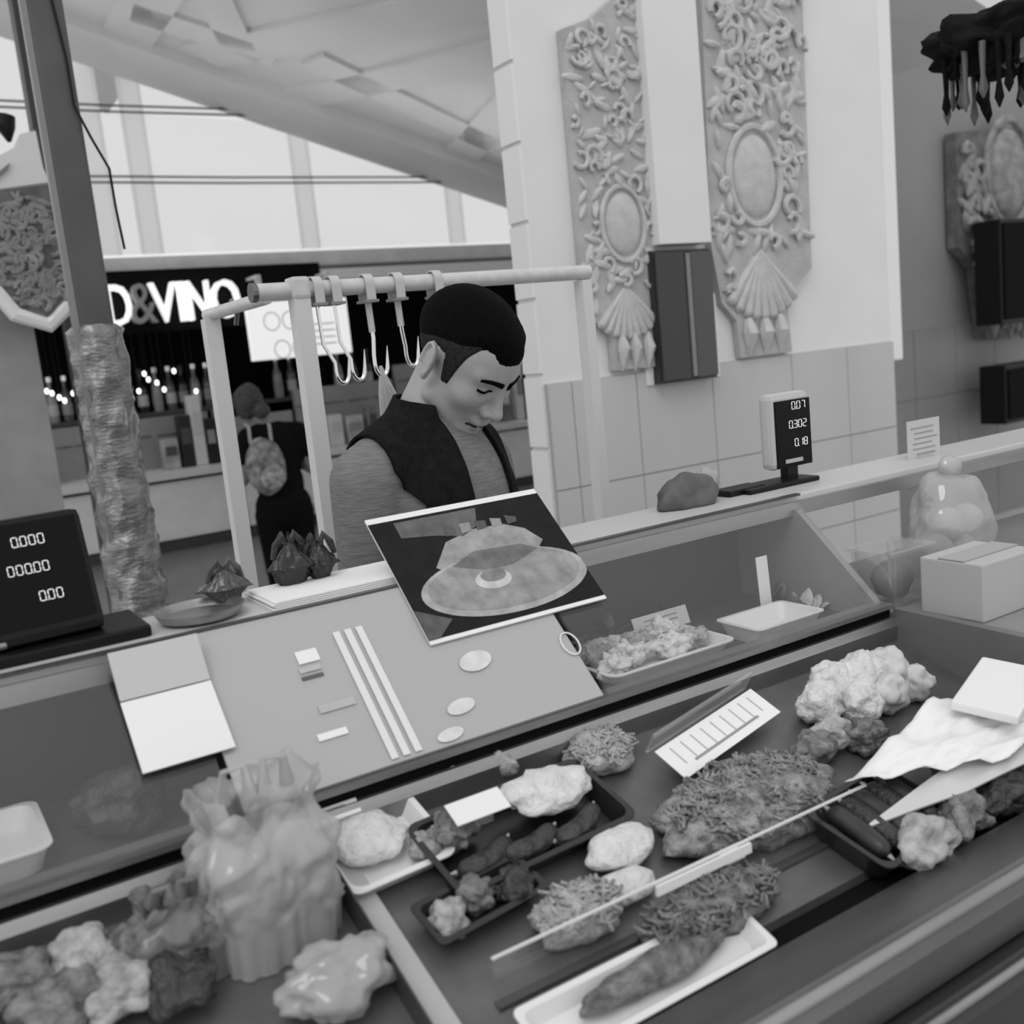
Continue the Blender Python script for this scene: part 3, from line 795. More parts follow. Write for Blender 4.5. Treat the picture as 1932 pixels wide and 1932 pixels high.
# ---- poster card behind the glass
PO = .012
A, B, C_, D_ = [pane(*p, PO) for p in ((690, 1000), (1003, 905), (1130, 1115), (830, 1230))]
pxa, pxb = (A.x + D_.x) / 2, (B.x + C_.x) / 2
def pv(p): return (p - Vector((p.x, PY0, PZ0))).dot(PV)
va, vb = (pv(C_) + pv(D_)) / 2, (pv(A) + pv(B)) / 2
PW, PH = pxb - pxa, vb - va
pm = frame(Vector((pxa, PY0, PZ0)) + PV * va + PN * (PO - .004), (1, 0, 0), PV, PN)
po = root('food_poster', 'glossy picture card of sliced meat on a round board, leaning behind the glass', 'poster', Vector((pxa + PW / 2, PY0, PZ0)) + PV * va + PN * PO)
pcard = part('card', MB().box((PW / 2, PH / 2, .0015), (PW, PH, .003), pm), CARD, po)
def pp(poly, g, lvl, name):
    mb = MB().prism([(x * PW, y * PH) for x, y in poly], .0004, pm @ Matrix.Translation((0, 0, .0031 + lvl * .0005)))
    return part(name, mb, mat('print_%03d' % int(g * 1000), g, .6, var=.25, scale=40, spec=.15), pcard)
def clip01(p): return [(min(max(x, 0.0), 1.0), min(max(y, .028), .955)) for x, y in p]
pp([(0, .028), (1, .028), (1, .955), (0, .955)], .012, 0, 'print_ground')
pp([(.13, .80), (.30, .77), (.45, .72), (.55, .78), (.60, .93), (.13, .93)], .12, 1, 'print_haze')
pp([(.22, .52), (.34, .70), (.52, .76), (.70, .75), (.80, .68), (.86, .56), (.78, .47), (.50, .43), (.30, .44)], .30, 1, 'print_meat_stack')
for k in range(5):
    pp([(.36 + k * .09, .74), (.42 + k * .09, .75), (.43 + k * .09, .83 - .01 * k), (.37 + k * .09, .82)], (.10, .26)[k % 2], 2, 'print_slice')
el = [(.54 + .47 * math.cos(t), .31 + .245 * math.sin(t)) for t in [k * math.pi / 24 for k in range(48)]]
pp(clip01(el), .36, 2, 'print_board_rim')
pp(clip01([(.54 + .43 * math.cos(t), .325 + .215 * math.sin(t)) for t in [k * math.pi / 24 for k in range(48)]]), .28, 3, 'print_board')
pp([(.30, .50), (.46, .42), (.62, .42), (.80, .50), (.72, .56), (.45, .58)], .16, 4, 'print_meat')
pp([(.47 + .10 * math.cos(t), .34 + .075 * math.sin(t)) for t in [k * math.pi / 12 for k in range(24)]], .50, 4, 'print_bowl')
pp([(.48 + .07 * math.cos(t), .37 + .05 * math.sin(t)) for t in [k * math.pi / 12 for k in range(24)]], .22, 5, 'print_sauce')
pp([(.0, .0275), (.06, .0275), (.16, .13), (.0, .25)], .10, 3, 'print_corner')

# ---- scales
def segs(mb, ch, m, w_, h_, t):
    on = {'0': 'abcdef', '1': 'bc', '2': 'abged', '3': 'abgcd', '7': 'abc', '8': 'abcdefg', '.': 'p', ' ': ''}[ch]
    g = {'a': (0, h_, 1), 'b': (w_ / 2, h_ / 2, 0), 'c': (w_ / 2, -h_ / 2, 0), 'd': (0, -h_, 1), 'e': (-w_ / 2, -h_ / 2, 0), 'f': (-w_ / 2, h_ / 2, 0), 'g': (0, 0, 1)}
    for c in on:
        if c == 'p': mb.box((0, -h_, 0), (t * 1.3, t * 1.3, .001), m)
        else:
            x, y, hz = g[c]
            mb.box((x, y, 0), ((w_ * .8, t, .001) if hz else (t, h_ * .8, .001)), m)
def readout(parent, fm_, s, x, y, w_, h_, t, pitch):
    mb = MB(); k = 0
    for ch in s:
        if ch == '.':
            segs(mb, '.', fm_ @ Matrix.Translation((x + (k - .5) * pitch, y, 0)), w_, h_, t); continue
        segs(mb, ch, fm_ @ Matrix.Translation((x + k * pitch, y, 0)), w_, h_, t); k += 1
    return part('digits', mb, LED, parent)
# left scale: seen from the customer side, head at the left edge
SX, SYL = .135, 1.43
hd = Vector((.10, -1, .28)).normalized(); hx = Vector((1, .10, 0)).normalized(); hv = hd.cross(hx).normalized()
if hv.z < 0: hv = -hv
sl = root('shop_scale', 'black shop scale with glowing zeros at the left edge', 'scale', (SX, SYL, 1.295))
fs_ = frame((SX - .02, SYL - .02, 1.395), hx, hv, hd)
part('head', MB().box((0, 0, -.02), (.20, .165, .04), fs_, bev=.012), BLACK, sl)
slw = part('display_window', MB().box((0, .005, .0012), (.18, .135, .002), fs_), mat('display_black', .003, .3, spec=.15), sl)
readout(slw, fs_ @ Matrix.Translation((0, 0, .003)), '0.000', .012, .048, .0068, .0062, .0008, .0105)
readout(slw, fs_ @ Matrix.Translation((0, 0, .003)), '000.00', .000, .012, .0068, .0062, .0008, .0105)
readout(slw, fs_ @ Matrix.Translation((0, 0, .003)), '0.00', .030, -.026, .0068, .0062, .0008, .0105)
part('neck', MB().box((SX - .02, SYL + .02, 1.325), (.05, .05, .06)), BLACK, sl)
part('base', MB().box((SX + .0, SYL + .005, 1.303), (.26, .13, .016), bev=.004), BLACK, sl)
part('platter', MB().box((SX - .12, SYL + .012, 1.32), (.16, .11, .010), bev=.004), STEEL, sl)
# right scale display, standing on a slim stem
q = [onY(*p, 1.45) for p in ((1452, 745), (1525, 735), (1528, 896), (1452, 905))]
sx0, sx1 = q[0].x, q[1].x; sz1 = (q[0].z + q[1].z) / 2; sz0 = 1.325
sr = root('scale_display', 'upright black scale display with dim digits in front of the tiles', 'scale', ((sx0 + sx1) / 2, 1.45, 1.295))
fr_ = frame(((sx0 + sx1) / 2, 1.45, (sz0 + sz1) / 2), (1, 0, 0), (0, 0, 1), (0, -1, 0))
part('head', MB().box((0, 0, -.018), (sx1 - sx0, sz1 - sz0, .036), fr_, bev=.012), mat('scale_shell', .5, .4), sr)
srw = part('display_window', MB().box((.004, -.006, .001), ((sx1 - sx0) * .90, (sz1 - sz0) * .88, .004), fr_, bev=.001), mat('display_black', .004, .12), sr)
readout(srw, fr_ @ Matrix.Translation((0, 0, .0035)), '0.07', .006, .050, .0090, .0075, .0008, .0145)
readout(srw, fr_ @ Matrix.Translation((0, 0, .0035)), '0.302', -.004, .012, .0090, .0075, .0008, .0135)
readout(srw, fr_ @ Matrix.Translation((0, 0, .0035)), '0.18', .010, -.026, .0090, .0075, .0008, .0135)
part('button_row', MB().box((.0, -.062, .0035), (.05, .008, .002), fr_), GREYL, sr)
part('stem', MB().box(((sx0 + sx1) / 2, 1.462, 1.312), (.03, .02, .04)), BLACK, sr)
part('base', MB().box(((sx0 + sx1) / 2 - .06, 1.452, 1.300), (.20, .07, .010), bev=.003), BLACK, sr)

# ================================================================== PEOPLE
def remesh(mb, voxel, smooth_it=2, fac=.5):
    me = newmesh('tmp', mb)
    ob = bpy.data.objects.new('tmp', me); COL.objects.link(ob)
    md = ob.modifiers.new('r', 'REMESH'); md.mode = 'VOXEL'; md.voxel_size = voxel; md.use_smooth_shade = True
    if smooth_it:
        sm = ob.modifiers.new('s', 'SMOOTH'); sm.factor = fac; sm.iterations = smooth_it
    dg = bpy.context.evaluated_depsgraph_get(); dg.update()
    out = bpy.data.meshes.new_from_object(ob.evaluated_get(dg))
    bpy.data.objects.remove(ob, do_unlink=True); bpy.data.meshes.remove(me)
    return out
def mesh_part(name, me, m, parent, label=None):
    base = Vector((0, 0, 0)); p = parent
    while p is not None: base += p.location; p = p.parent
    me.transform(Matrix.Translation(-base)); me.materials.clear(); me.materials.append(m)
    me.polygons.foreach_set('use_smooth', [True] * len(me.polygons)); me.update()
    o = bpy.data.objects.new(name, me); COL.objects.link(o); o.parent = parent
    me.name = name
    return tag(o, label)
def cloth(src, cuts, keep, off, thick=.004):
    """a garment: the body's faces inside keep(), cut cleanly along planes, pushed off the skin"""
    bm = bmesh.new(); bm.from_mesh(src)
    for co, no in cuts:
        bmesh.ops.bisect_plane(bm, geom=bm.verts[:] + bm.edges[:] + bm.faces[:], plane_co=co, plane_no=no, dist=1e-5)
    bm.normal_update()
    kill = [f for f in bm.faces if not keep(f.calc_center_median())]
    bmesh.ops.delete(bm, geom=kill, context='FACES')
    bm.normal_update()
    nn = {v: v.normal.copy() for v in bm.verts}
    for v in bm.verts: v.co += nn[v] * off
    bmesh.ops.smooth_vert(bm, verts=[v for v in bm.verts if not v.is_boundary], factor=.4, use_axis_x=True, use_axis_y=True, use_axis_z=True)
    bm.normal_update(); bm.verts.index_update()
    vs = [v.co.copy() for v in bm.verts]; n = len(vs)
    vs += [v.co - nn[v] * thick for v in bm.verts]
    fs = [tuple(v.index for v in f.verts) for f in bm.faces]
    fs += [tuple(i + n for i in reversed(f)) for f in list(fs)]
    for e in bm.edges:
        if e.is_boundary:
            a, b = e.verts[0].index, e.verts[1].index
            l = e.link_loops[0]; a, b = l.vert.index, l.link_loop_next.vert.index
            fs.append((b, a, a + n, b + n))
    bm.free()
    me = bpy.data.meshes.new('cloth'); me.from_pydata([tuple(v) for v in vs], [], fs); me.update()
    return me

# ---- the head as a smooth distance field, read out along rays from its middle
def smin(a, b, k):
    h = np.clip(.5 + .5 * (b - a) / k, 0, 1); return b * (1 - h) + a * h - k * h * (1 - h)
def smax(a, b, k): return -smin(-a, -b, k)
def d_ell(p, c, r):
    q = (p - np.array(c)) / np.array(r); k0 = np.linalg.norm(q, axis=1); k1 = np.linalg.norm(q / np.array(r), axis=1) + 1e-9
    return k0 * (k0 - 1) / k1
def d_cap(p, a, b, r1, r2):
    a = np.array(a); b = np.array(b); ba = b - a
    h = np.clip(((p - a) @ ba) / (ba @ ba), 0, 1)
    return np.linalg.norm(p - a - h[:, None] * ba, axis=1) - (r1 + (r2 - r1) * h)
def sdf_head(p):
    y = np.abs(p[:, 1]); s = np.stack([p[:, 0], y, p[:, 2]], 1)
    d = d_ell(s, (-.014, 0, .030), (.097, .076, .084))
    d = smin(d, d_ell(s, (.030, 0, .020), (.058, .062, .064)), .03)
    d = smin(d, d_ell(s, (.030, 0, -.048), (.056, .060, .072)), .03)
    d = smin(d, d_ell(s, (.066, 0, -.104), (.022, .024, .020)), .02)
    d = smin(d, d_cap(s, (.005, .052, -.068), (.058, .020, -.102), .022, .016), .02)
    d = smin(d, d_ell(s, (.022, 0, -.098), (.036, .034, .028)), .03)
    d = smin(d, d_ell(s, (.058, .042, -.026), (.022, .020, .020)), .025)
    d = smin(d, d_cap(s, (.080, .012, .020), (.066, .046, .022), .011, .010), .014)
    d = smax(d, -d_ell(s, (.097, .033, -.001), (.020, .019, .013)), .010)
    d = smin(d, d_ell(s, (.070, .032, -.002), (.0130, .0145, .0125)), .004)
    d = smin(d, d_cap(s, (.083, 0, .010), (.106, 0, -.036), .0085, .011), .010)
    d = smin(d, d_ell(s, (.106, 0, -.040), (.013, .0125, .011)), .007)
    d = smin(d, d_ell(s, (.094, .015, -.044), (.011, .0075, .009)), .006)
    d = smin(d, d_ell(s, (.086, 0, -.068), (.012, .024, .010)), .010)
    d = smin(d, d_ell(s, (.0875, 0, -.0725), (.0105, .020, .0050)), .004)
    d = smin(d, d_ell(s, (.0850, 0, -.0840), (.0105, .017, .0060)), .004)
    d = smax(d, -d_cap(s, (.097, 0, -.0785), (.080, .026, -.081), .0024, .0018), .003)
    return d
def ico(sub):
    bm = bmesh.new(); bmesh.ops.create_icosphere(bm, subdivisions=sub, radius=1)
    bm.verts.index_update()
    v = np.array([tuple(x.co) for x in bm.verts]); f = [tuple(q.index for q in x.verts) for x in bm.faces]
    bm.free(); return v / np.linalg.norm(v, axis=1)[:, None], f
def head_radius(dirs, c):
    hi = np.full(len(dirs), .19); found = np.zeros(len(dirs), bool); lo = np.zeros(len(dirs))
    for rr in np.linspace(.19, .03, 65):
        ins = sdf_head(c + dirs * rr) < 0
        new = ins & ~found
        lo[new] = rr; hi[new] = rr + .0025; found |= ins
    for _ in range(10):
        mid = (lo + hi) / 2; ins = sdf_head(c + dirs * mid[:, None]) < 0
        lo = np.where(ins, mid, lo); hi = np.where(ins, hi, mid)
    return (lo + hi) / 2
HC = np.array([.012, 0, -.012])
dirs, faces = ico(6)
rad = head_radius(dirs, HC)
hv_ = HC + dirs * rad[:, None]

# head pose: turned to the right of the picture, looking down at the counter
HS = 1.04
head_c = onD(882, 678, 1.87)
yaw = Vector((.335, -.942, 0)).normalized(); pit_ = math.radians(43)
hF = yaw * math.cos(pit_) - Vector((0, 0, 1)) * math.sin(pit_)
hU = Vector((0, 0, 1)) * math.cos(pit_) + yaw * math.sin(pit_)
hL = Vector((0, 0, 1)).cross(yaw)
HM = frame(head_c, hF * HS, hL * HS, hU * HS)
def hw(p): return HM @ Vector(p)

man = MB()
man.add([tuple(x) for x in hv_], faces, HM)
# ears
for s_ in (-1, 1):
    m = HM @ Matrix.Translation((-.016, s_ * .079, -.008)) @ Matrix.Rotation(s_ * math.radians(22), 4, 'Z') @ Matrix.Rotation(math.radians(-8), 4, 'Y')
    man.ell((0, 0, 0), (.017, .006, .030), 14, m)
    rim = [m @ Vector((math.cos(t) * .018 - .002, s_ * .006, math.sin(t) * .031)) for t in [math.radians(-60 + k * 24) for k in range(12)]]
    man.tube(rim, .0042, 8)
    man.ell((.004, s_ * .003, -.026), (.010, .006, .010), 10, m)
    man.ell((.013, s_ * .004, -.004), (.005, .005, .008), 10, m)
Fb = Vector((.23, -.973, 0)); Sb = Vector((.973, .23, 0)); Z = Vector((0, 0, 1))
N0 = Vector((.880, 1.712, 1.515))                       # base of the neck
PEL = Vector((.81, 1.78, .98))
man_body = MB()
def cap(a, b, r1, r2, n=16): man_body.capsule(a, b, r1, r2, n)
neck_top = hw((-.022, 0, -.06))
cap(N0 - Z * .03, neck_top, .060, .050)
cap(N0 - Z * .02 - Sb * .02, hw((-.045, 0, -.055)), .054, .040)
shR = N0 - Sb * .165 - Z * .105 + Fb * .01; shL = N0 + Sb * .140 - Z * .115 - Fb * .01
cap(N0 - Z * .04 - Sb * .03, shR + Z * .005, .058, .060); cap(N0 - Z * .04 + Sb * .03, shL + Z * .005, .058, .060)
CH = N0 - Z * .20 + Fb * .01
om = frame(CH, Sb, Fb, Z); man_body.ell((0, 0, 0), (.165, .118, .20), 24, om)
man_body.ell((0, .0, -.20), (.160, .112, .18), 24, om)
man_body.ell((0, 0, 0), (.168, .115, .15), 24, frame(PEL + Z * .02, Sb, Fb, Z))
elR = shR - Z * .275 - Sb * .022 + Fb * .0; elL = shL - Z * .27 + Sb * .02 + Fb * .03
haR = Vector((.70, 1.575, 1.075)); haL = Vector((1.02, 1.585, 1.075))
cap(shR, elR, .060, .047); cap(shL, elL, .060, .047)
cap(elR, haR, .043, .029); cap(elL, haL, .043, .029)
for s_, ha, el_ in ((-1, haR, elR), (1, haL, elL)):
    t = Vector((.05 * -s_, -1, 0)).normalized(); sd_ = Vector((1, 0, 0))
    pc = ha + t * .04
    man_body.ell((0, 0, 0), (.042, .048, .015), 14, frame(pc, sd_, t, Z))
    for k in range(4):
        b0 = pc + t * .036 + sd_ * (-.030 + k * .020)
        l = (.030, .036, .034, .026)[k]
        man_body.capsule(b0, b0 + t * l + Z * .006, .0095, .0088, 8); man_body.capsule(b0 + t * l + Z * .006, b0 + t * (l * 1.7) - Z * .012, .0088, .0078, 8)
    th = pc - sd_ * (.034 * s_) * -1
    th = pc + sd_ * (.036 * -s_) - t * .012
    man_body.capsule(th, th + t * .035 + sd_ * (.02 * -s_), .011, .0095, 8)
for s_ in (-1, 1):
    hip = PEL + Sb * (.09 * s_) - Z * .03; kn = Vector((hip.x, hip.y - .01, .50)); an = Vector((hip.x, hip.y + .03, .09))
    cap(hip, kn, .088, .060); cap(kn, an, .056, .040)
    cap(an - Z * .035 + Fb * -.03, an - Z * .05 + Fb * .14, .042, .034)
full = MB(); full.add(man.v, man.f); full.add(man_body.v, man_body.f)
body_me = remesh(full, .0028, 1, .3)
coarse = remesh(man_body, .010, 3, .5)
mr = root('person', 'man in dark vest and grey T-shirt looking down behind the counter', 'person', (PEL.x, PEL.y, 0))
mesh_part('body', body_me, SKIN, mr)
def loc(p): q_ = p - N0; return q_.dot(Sb), q_.dot(Fb), q_.z
def keep_shirt(p):
    s_, f_, z_ = loc(p)
    if (p - elR).length < .09 and (p - shR).length > .235: return False
    if (p - elL).length < .09 and (p - shL).length > .235: return False
    if (p - haR).length < .24 and z_ < -.2 and f_ > .10 and s_ < -.02: return False
    if (p - haL).length < .24 and z_ < -.2 and f_ > .10 and s_ > .02: return False
    if z_ > .012 - .30 * max(f_, -.02) and abs(s_) < .085: return False
    return p.z > .95
nd = (elR - shR).normalized(); nl = (elL - shL).normalized()
cuts = [(shR + nd * .235, nd), (shL + nl * .235, nl), ((0, 0, .95), (0, 0, 1)), (N0 + Z * .012, (Z + Fb * .30).normalized())]
mesh_part('shirt', cloth(coarse, cuts, keep_shirt, .006), SHIRT, mr)
def keep_vest(p):
    s_, f_, z_ = loc(p)
    if p.z < .94: return False
    if (s_ + .155) * .075 + (z_ + .075) * .05 < 0 and z_ > -.151: return False
    if (s_ + .105) * .15 + (z_ + .15) * .02 < 0 and z_ <= -.149: return False
    if s_ > .135: return False
    if s_ < -.150: return False
    if z_ > .030 - .25 * max(f_, -.03): return False
    if f_ > -.01 and -.020 < s_ < .092:
        return False
    if (p - haR).length < .25 and f_ > .12: return False
    if (p - haL).length < .25 and f_ > .12: return False
    return True
cuts = [(N0 - Sb * .150, Sb), (N0 - Sb * .155 - Z * .075, (Sb * .075 + Z * .05).normalized()), (N0 - Sb * .105 - Z * .15, (Sb * .15 + Z * .02).normalized()), (N0 - Z * .15, Z), (N0 + Sb * .135, Sb), ((0, 0, .94), (0, 0, 1)), (N0 + Sb * .092, Sb), (N0 - Sb * .020, Sb), (N0 + Z * .03, (Z + Fb * .25).normalized())]
mesh_part('vest', cloth(coarse, cuts, keep_vest, .016, .006), VEST, mr)
mesh_part('trousers', cloth(coarse, [((0, 0, .99), (0, 0, 1)), ((0, 0, .10), (0, 0, 1))], lambda p: .10 < p.z < .99 and (p - haR).length > .16 and (p - haL).length > .16, .007), JEANS, mr)
mesh_part('shoes', cloth(coarse, [((0, 0, .11), (0, 0, 1))], lambda p: p.z < .11, .006), BLACK, mr)
# hair: cropped sides, fuller dark top; each a shell grown from the skull
def zline(x):
    return np.interp(x, [-.13, -.085, -.05, -.030, -.016, .004, .012, .028, .034, .042, .052, .064, .078, .12],
                     [-.080, -.078, -.062, -.052, .020, .022, -.030, -.027, .004, .044, .068, .069, .058, .052])
def shellset(sub, front):
    d_, f_ = ico(sub)
    if front:
        ok = (d_[:, 0] > .35) & (np.abs(d_[:, 2]) < .85)
        mp = -np.ones(len(d_), int); mp[ok] = np.arange(ok.sum())
        f_ = [tuple(int(mp[i]) for i in f) for f in f_ if ok[f[0]] and ok[f[1]] and ok[f[2]]]
        d_ = d_[ok]
    r_ = head_radius(d_, HC); p_ = HC + d_ * r_[:, None]
    n_ = np.array([noise.noise(Vector((p[0] * 240, p[1] * 240, p[2] * 120))) for p in p_])
    return d_, f_, r_, p_, n_
def shell(S, th, name, m, clip=-.0018):
    d_, f_, r_, p_, n_ = S
    pr = HC + d_ * (r_ + th)[:, None]
    ok = th > clip
    mb = MB(); mb.add([tuple(x) for x in pr], [f for f in f_ if ok[f[0]] or ok[f[1]] or ok[f[2]]], HM)
    used = sorted({i for f in mb.f for i in f}); mp = {i: k for k, i in enumerate(used)}
    mb.v = [mb.v[i] for i in used]; mb.f = [tuple(mp[i] for i in f) for f in mb.f]
    return part(name, mb, m, mr, smooth='all')
S6 = shellset(6, False); ph, nz = S6[3], S6[4]
dz = ph[:, 2] - zline(ph[:, 0])
shell(S6, np.clip(dz * .35, -.003, .0030) + nz * .0007, 'hair_sides', HAIRS)
dtop = ph[:, 2] - np.interp(ph[:, 0], [-.13, -.08, -.03, .02, .045, .055, .066, .080, .12], [-.045, -.01, .022, .044, .062, .068, .068, .056, .050])
ramp = np.interp(ph[:, 0], [0, .05], [.055, .014])
shell(S6, np.where(dtop > 0, .011 * np.clip(dtop / ramp, 0, 1) ** .75, np.clip(dtop * .5, -.003, 0)) + nz * .0010, 'hair_top', HAIR)
S7 = shellset(7, True); pf, nf = S7[3], S7[4]
ay = np.abs(pf[:, 1])
def strip(d, top): return np.clip(-d * 1.6, -.003, top)
bz = .0165 + .005 * np.sin(np.clip((ay - .008) / .046, 0, 1) * 2.6)
db = np.abs(pf[:, 2] - bz) - (.0062 - .0030 * np.clip(ay / .055, 0, 1))
db = np.maximum(np.maximum(db, .007 - ay), ay - .052)
shell(S7, strip(db, .0034) + nf * .0006, 'eyebrows', HAIR)
dl = np.abs(pf[:, 2] - (-.0045 + .0040 * ((ay - .032) / .016) ** 2)) - .0026
dl = np.maximum(dl, np.abs(ay - .032) - .016)
shell(S7, strip(dl, .0030), 'eyelashes', HAIR)
dp = np.maximum(np.abs(pf[:, 2] - (-.0785 - .10 * np.maximum(ay - .014, 0) - 4 * np.maximum(ay - .014, 0) ** 2)) - .0026, ay - .026)
shell(S7, strip(dp, .0036), 'lip_line', mat('lip_line', .04, .7, spec=.1))

# ---- the woman at the far stall
WP = onD(520, 850, 6.0); wx, wy = WP.x, WP.y
wb_ = MB()
WF = Vector((.1, 1, 0)).normalized(); WS = Vector((-1, .1, 0)).normalized()   # facing away, her left is picture left
def wp(s_, f_, z_): return Vector((wx, wy, 0)) + WS * s_ + WF * f_ + Z * z_
wb_.ell((0, 0, 0), (.072, .09, .105), 18, frame(wp(.10, .10, 1.46), WS, WF, Z))
wb_.capsule(wp(.03, .02, 1.33), wp(.08, .08, 1.42), .048, .045)
wb_.ell((0, 0, 0), (.155, .10, .19), 18, frame(wp(0, 0, 1.16), WS, WF, Z))
wb_.ell((0, 0, 0), (.135, .095, .17), 18, frame(wp(0, -.01, .98), WS, WF, Z))
wb_.ell((0, 0, 0), (.165, .12, .14), 18, frame(wp(0, -.02, .84), WS, WF, Z))
for s_ in (-1, 1):
    wb_.capsule(wp(.03, .02, 1.29), wp(.15 * s_, 0, 1.27), .055, .055)
    el_ = wp(.215 * s_, -.01, 1.03); hn = wp(.13 * s_, .20, 1.10)
    wb_.capsule(wp(.16 * s_, 0, 1.26), el_, .050, .038); wb_.capsule(el_, hn, .035, .024)
    wb_.ell((0, 0, 0), (.02, .045, .035), 10, frame(hn + WF * .03, WS, WF, Z))
    for k in range(4): wb_.capsule(hn + WF * .06 + Z * (.022 - k * .014), hn + WF * .105 + Z * (.018 - k * .014), .007, .006, 6)
    wb_.capsule(hn + WF * .03 + Z * .03, hn + WF * .07 + Z * .045, .008, .007, 6)
    wb_.capsule(wp(.085 * s_, -.02, .80), wp(.09 * s_, .0, .46), .088, .058); wb_.capsule(wp(.09 * s_, 0, .46), wp(.09 * s_, -.03, .08), .055, .038)
    wb_.capsule(wp(.09 * s_, -.04, .045), wp(.09 * s_, .12, .035), .04, .032)
fr = wp(.10, .195, 1.45); wb_.ell((fr.x, fr.y, fr.z), (.012, .014, .016), 8)
wm = remesh(wb_, .009, 2)
wr2 = root('person', 'woman in black seen from behind at the far stall', 'person', (wx, wy, 0))
wsrc = wm.copy()
mesh_part('body', wm, mat('skin_far', .30, .6), wr2)
mesh_part('black_top', cloth(wsrc, [((0, 0, .86), (0, 0, 1)), ((0, 0, 1.34), (0, 0, 1)), ((0, 0, 1.10), (0, 0, 1))], lambda p: (.86 < p.z < 1.34) and (p.z > 1.12 or abs((p - Vector((wx, wy, 0))).dot(WS)) < .158), .008), CLOTHB, wr2)
mesh_part('trousers', cloth(wsrc, [((0, 0, .90), (0, 0, 1)), ((0, 0, .08), (0, 0, 1))], lambda p: .08 < p.z < .90, .006), mat('trousers_black', .007, .95, spec=.1), wr2)
mesh_part('shoes', cloth(wsrc, [((0, 0, .09), (0, 0, 1))], lambda p: p.z < .09, .005), BLACK, wr2)
hc = wp(.10, .085, 1.475)
hb = blob(hc, (.086, .098, .110), .10, 18, 3, 4)
part('hair', hb, mat('hair_grey', .06, .7, var=.5, scale=60, bump=.4, bscale=120), wr2, smooth='all')
part('hair_bun', blob(wp(.06, -.035, 1.42), (.05, .045, .045), .2, 25, 5, 3), mat('hair_grey', .06, .7), wr2, smooth='all')
q1 = wp(.10, -.13, 1.10)
bp_ = root('backpack', 'pale patterned backpack on the back of the woman in black', 'backpack', (q1.x, q1.y, .92))
part('bag', blob(q1, (.115, .065, .175), .10, 9, 6, 4), mat('bag_pattern', .26, .8, var=.75, scale=22), bp_, smooth='all')
part('pocket', blob(q1 + Vector((.02, -.055, -.06)), (.075, .025, .07), .1, 9, 2, 3), mat('bag_pattern2', .36, .8, var=.6, scale=30), bp_, smooth='all')
for s_ in (-1, 1):
    part('strap', MB().tube([wp(.10 + .06 * s_, -.10, 1.24), wp(.09 + .06 * s_, -.055, 1.335), wp(.09 + .06 * s_, .03, 1.35)], .010, 6), GREYL, bp_)

# ================================================================== FOOD AND THINGS ON THE COUNTER
BV = Vector((0, 1, BS)).normalized(); BN = Vector((0, -BS, 1)).normalized()
def bed(px, py, h=0.0):
    d = ray(px, py); o = Vector((0, .80, .94)) + BN * h
    return CAM + d * ((o - CAM).dot(BN) / d.dot(BN))
def bframe(px, py, rot=0.0, h=.0015):
    p = bed(px, py, 0) + BN * h
    ex = Vector((1, 0, 0)) * math.cos(rot) + BV * math.sin(rot); ey = -Vector((1, 0, 0)) * math.sin(rot) + BV * math.cos(rot)
    return frame(p, ex, ey, BN)
def tray_mesh(w_, d_, h_, t=.004, flare=.010):
    mb = MB()
    def ring(a, b, z, r_):
        out = []
        for cx, cy, q0 in ((a - r_, b - r_, 0), (-a + r_, b - r_, 90), (-a + r_, -b + r_, 180), (a - r_, -b + r_, 270)):
            for k in range(5):
                q_ = math.radians(q0 + k * 22.5); out.append((cx + math.cos(q_) * r_, cy + math.sin(q_) * r_, z))
        return out
    a, b = w_ / 2, d_ / 2; r_ = min(a, b) * .25
    rings = [ring(a - flare, b - flare, 0, r_), ring(a, b, h_, r_), ring(a + .004, b + .004, h_, r_), ring(a + .004, b + .004, h_ + .002, r_), ring(a - t, b - t, h_ + .002, r_), ring(a - flare - t, b - flare - t, t, r_)]
    n = 20; vs = sum(rings, []); fs = []
    for i in range(len(rings) - 1):
        for j in range(n): fs.append((i * n + j, i * n + (j + 1) % n, (i + 1) * n + (j + 1) % n, (i + 1) * n + j))
    fs.append(tuple(range(n - 1, -1, -1))); fs.append(tuple((len(rings) - 1) * n + j for j in range(n)))
    mb.add(vs, fs); return mb
def tray(px, py, w_, d_, h_, m, label, rot=0.0, group='food trays on the counter bed'):
    fm_ = bframe(px, py, rot)
    mb0 = tray_mesh(w_, d_, h_); mb = MB().add(mb0.v, mb0.f, fm_)
    thing('food_tray', mb, m, label, 'tray', group, smooth=True)
    return fm_
def lump(fm_, x, y, z, r_, m, name, label, cat, group, amp=.2, freq=30, seed=1, sub=3):
    mb0 = blob((0, 0, 0), r_, amp * 1.9, 1.5 / max(r_), seed, 4)
    mb0.v = [(a, b, max(c, -z + .001)) for a, b, c in mb0.v]
    mb = MB().add(mb0.v, mb0.f, fm_ @ Matrix.Translation((x, y, z)))
    return thing(name, mb, m, label, cat, group, smooth='all')
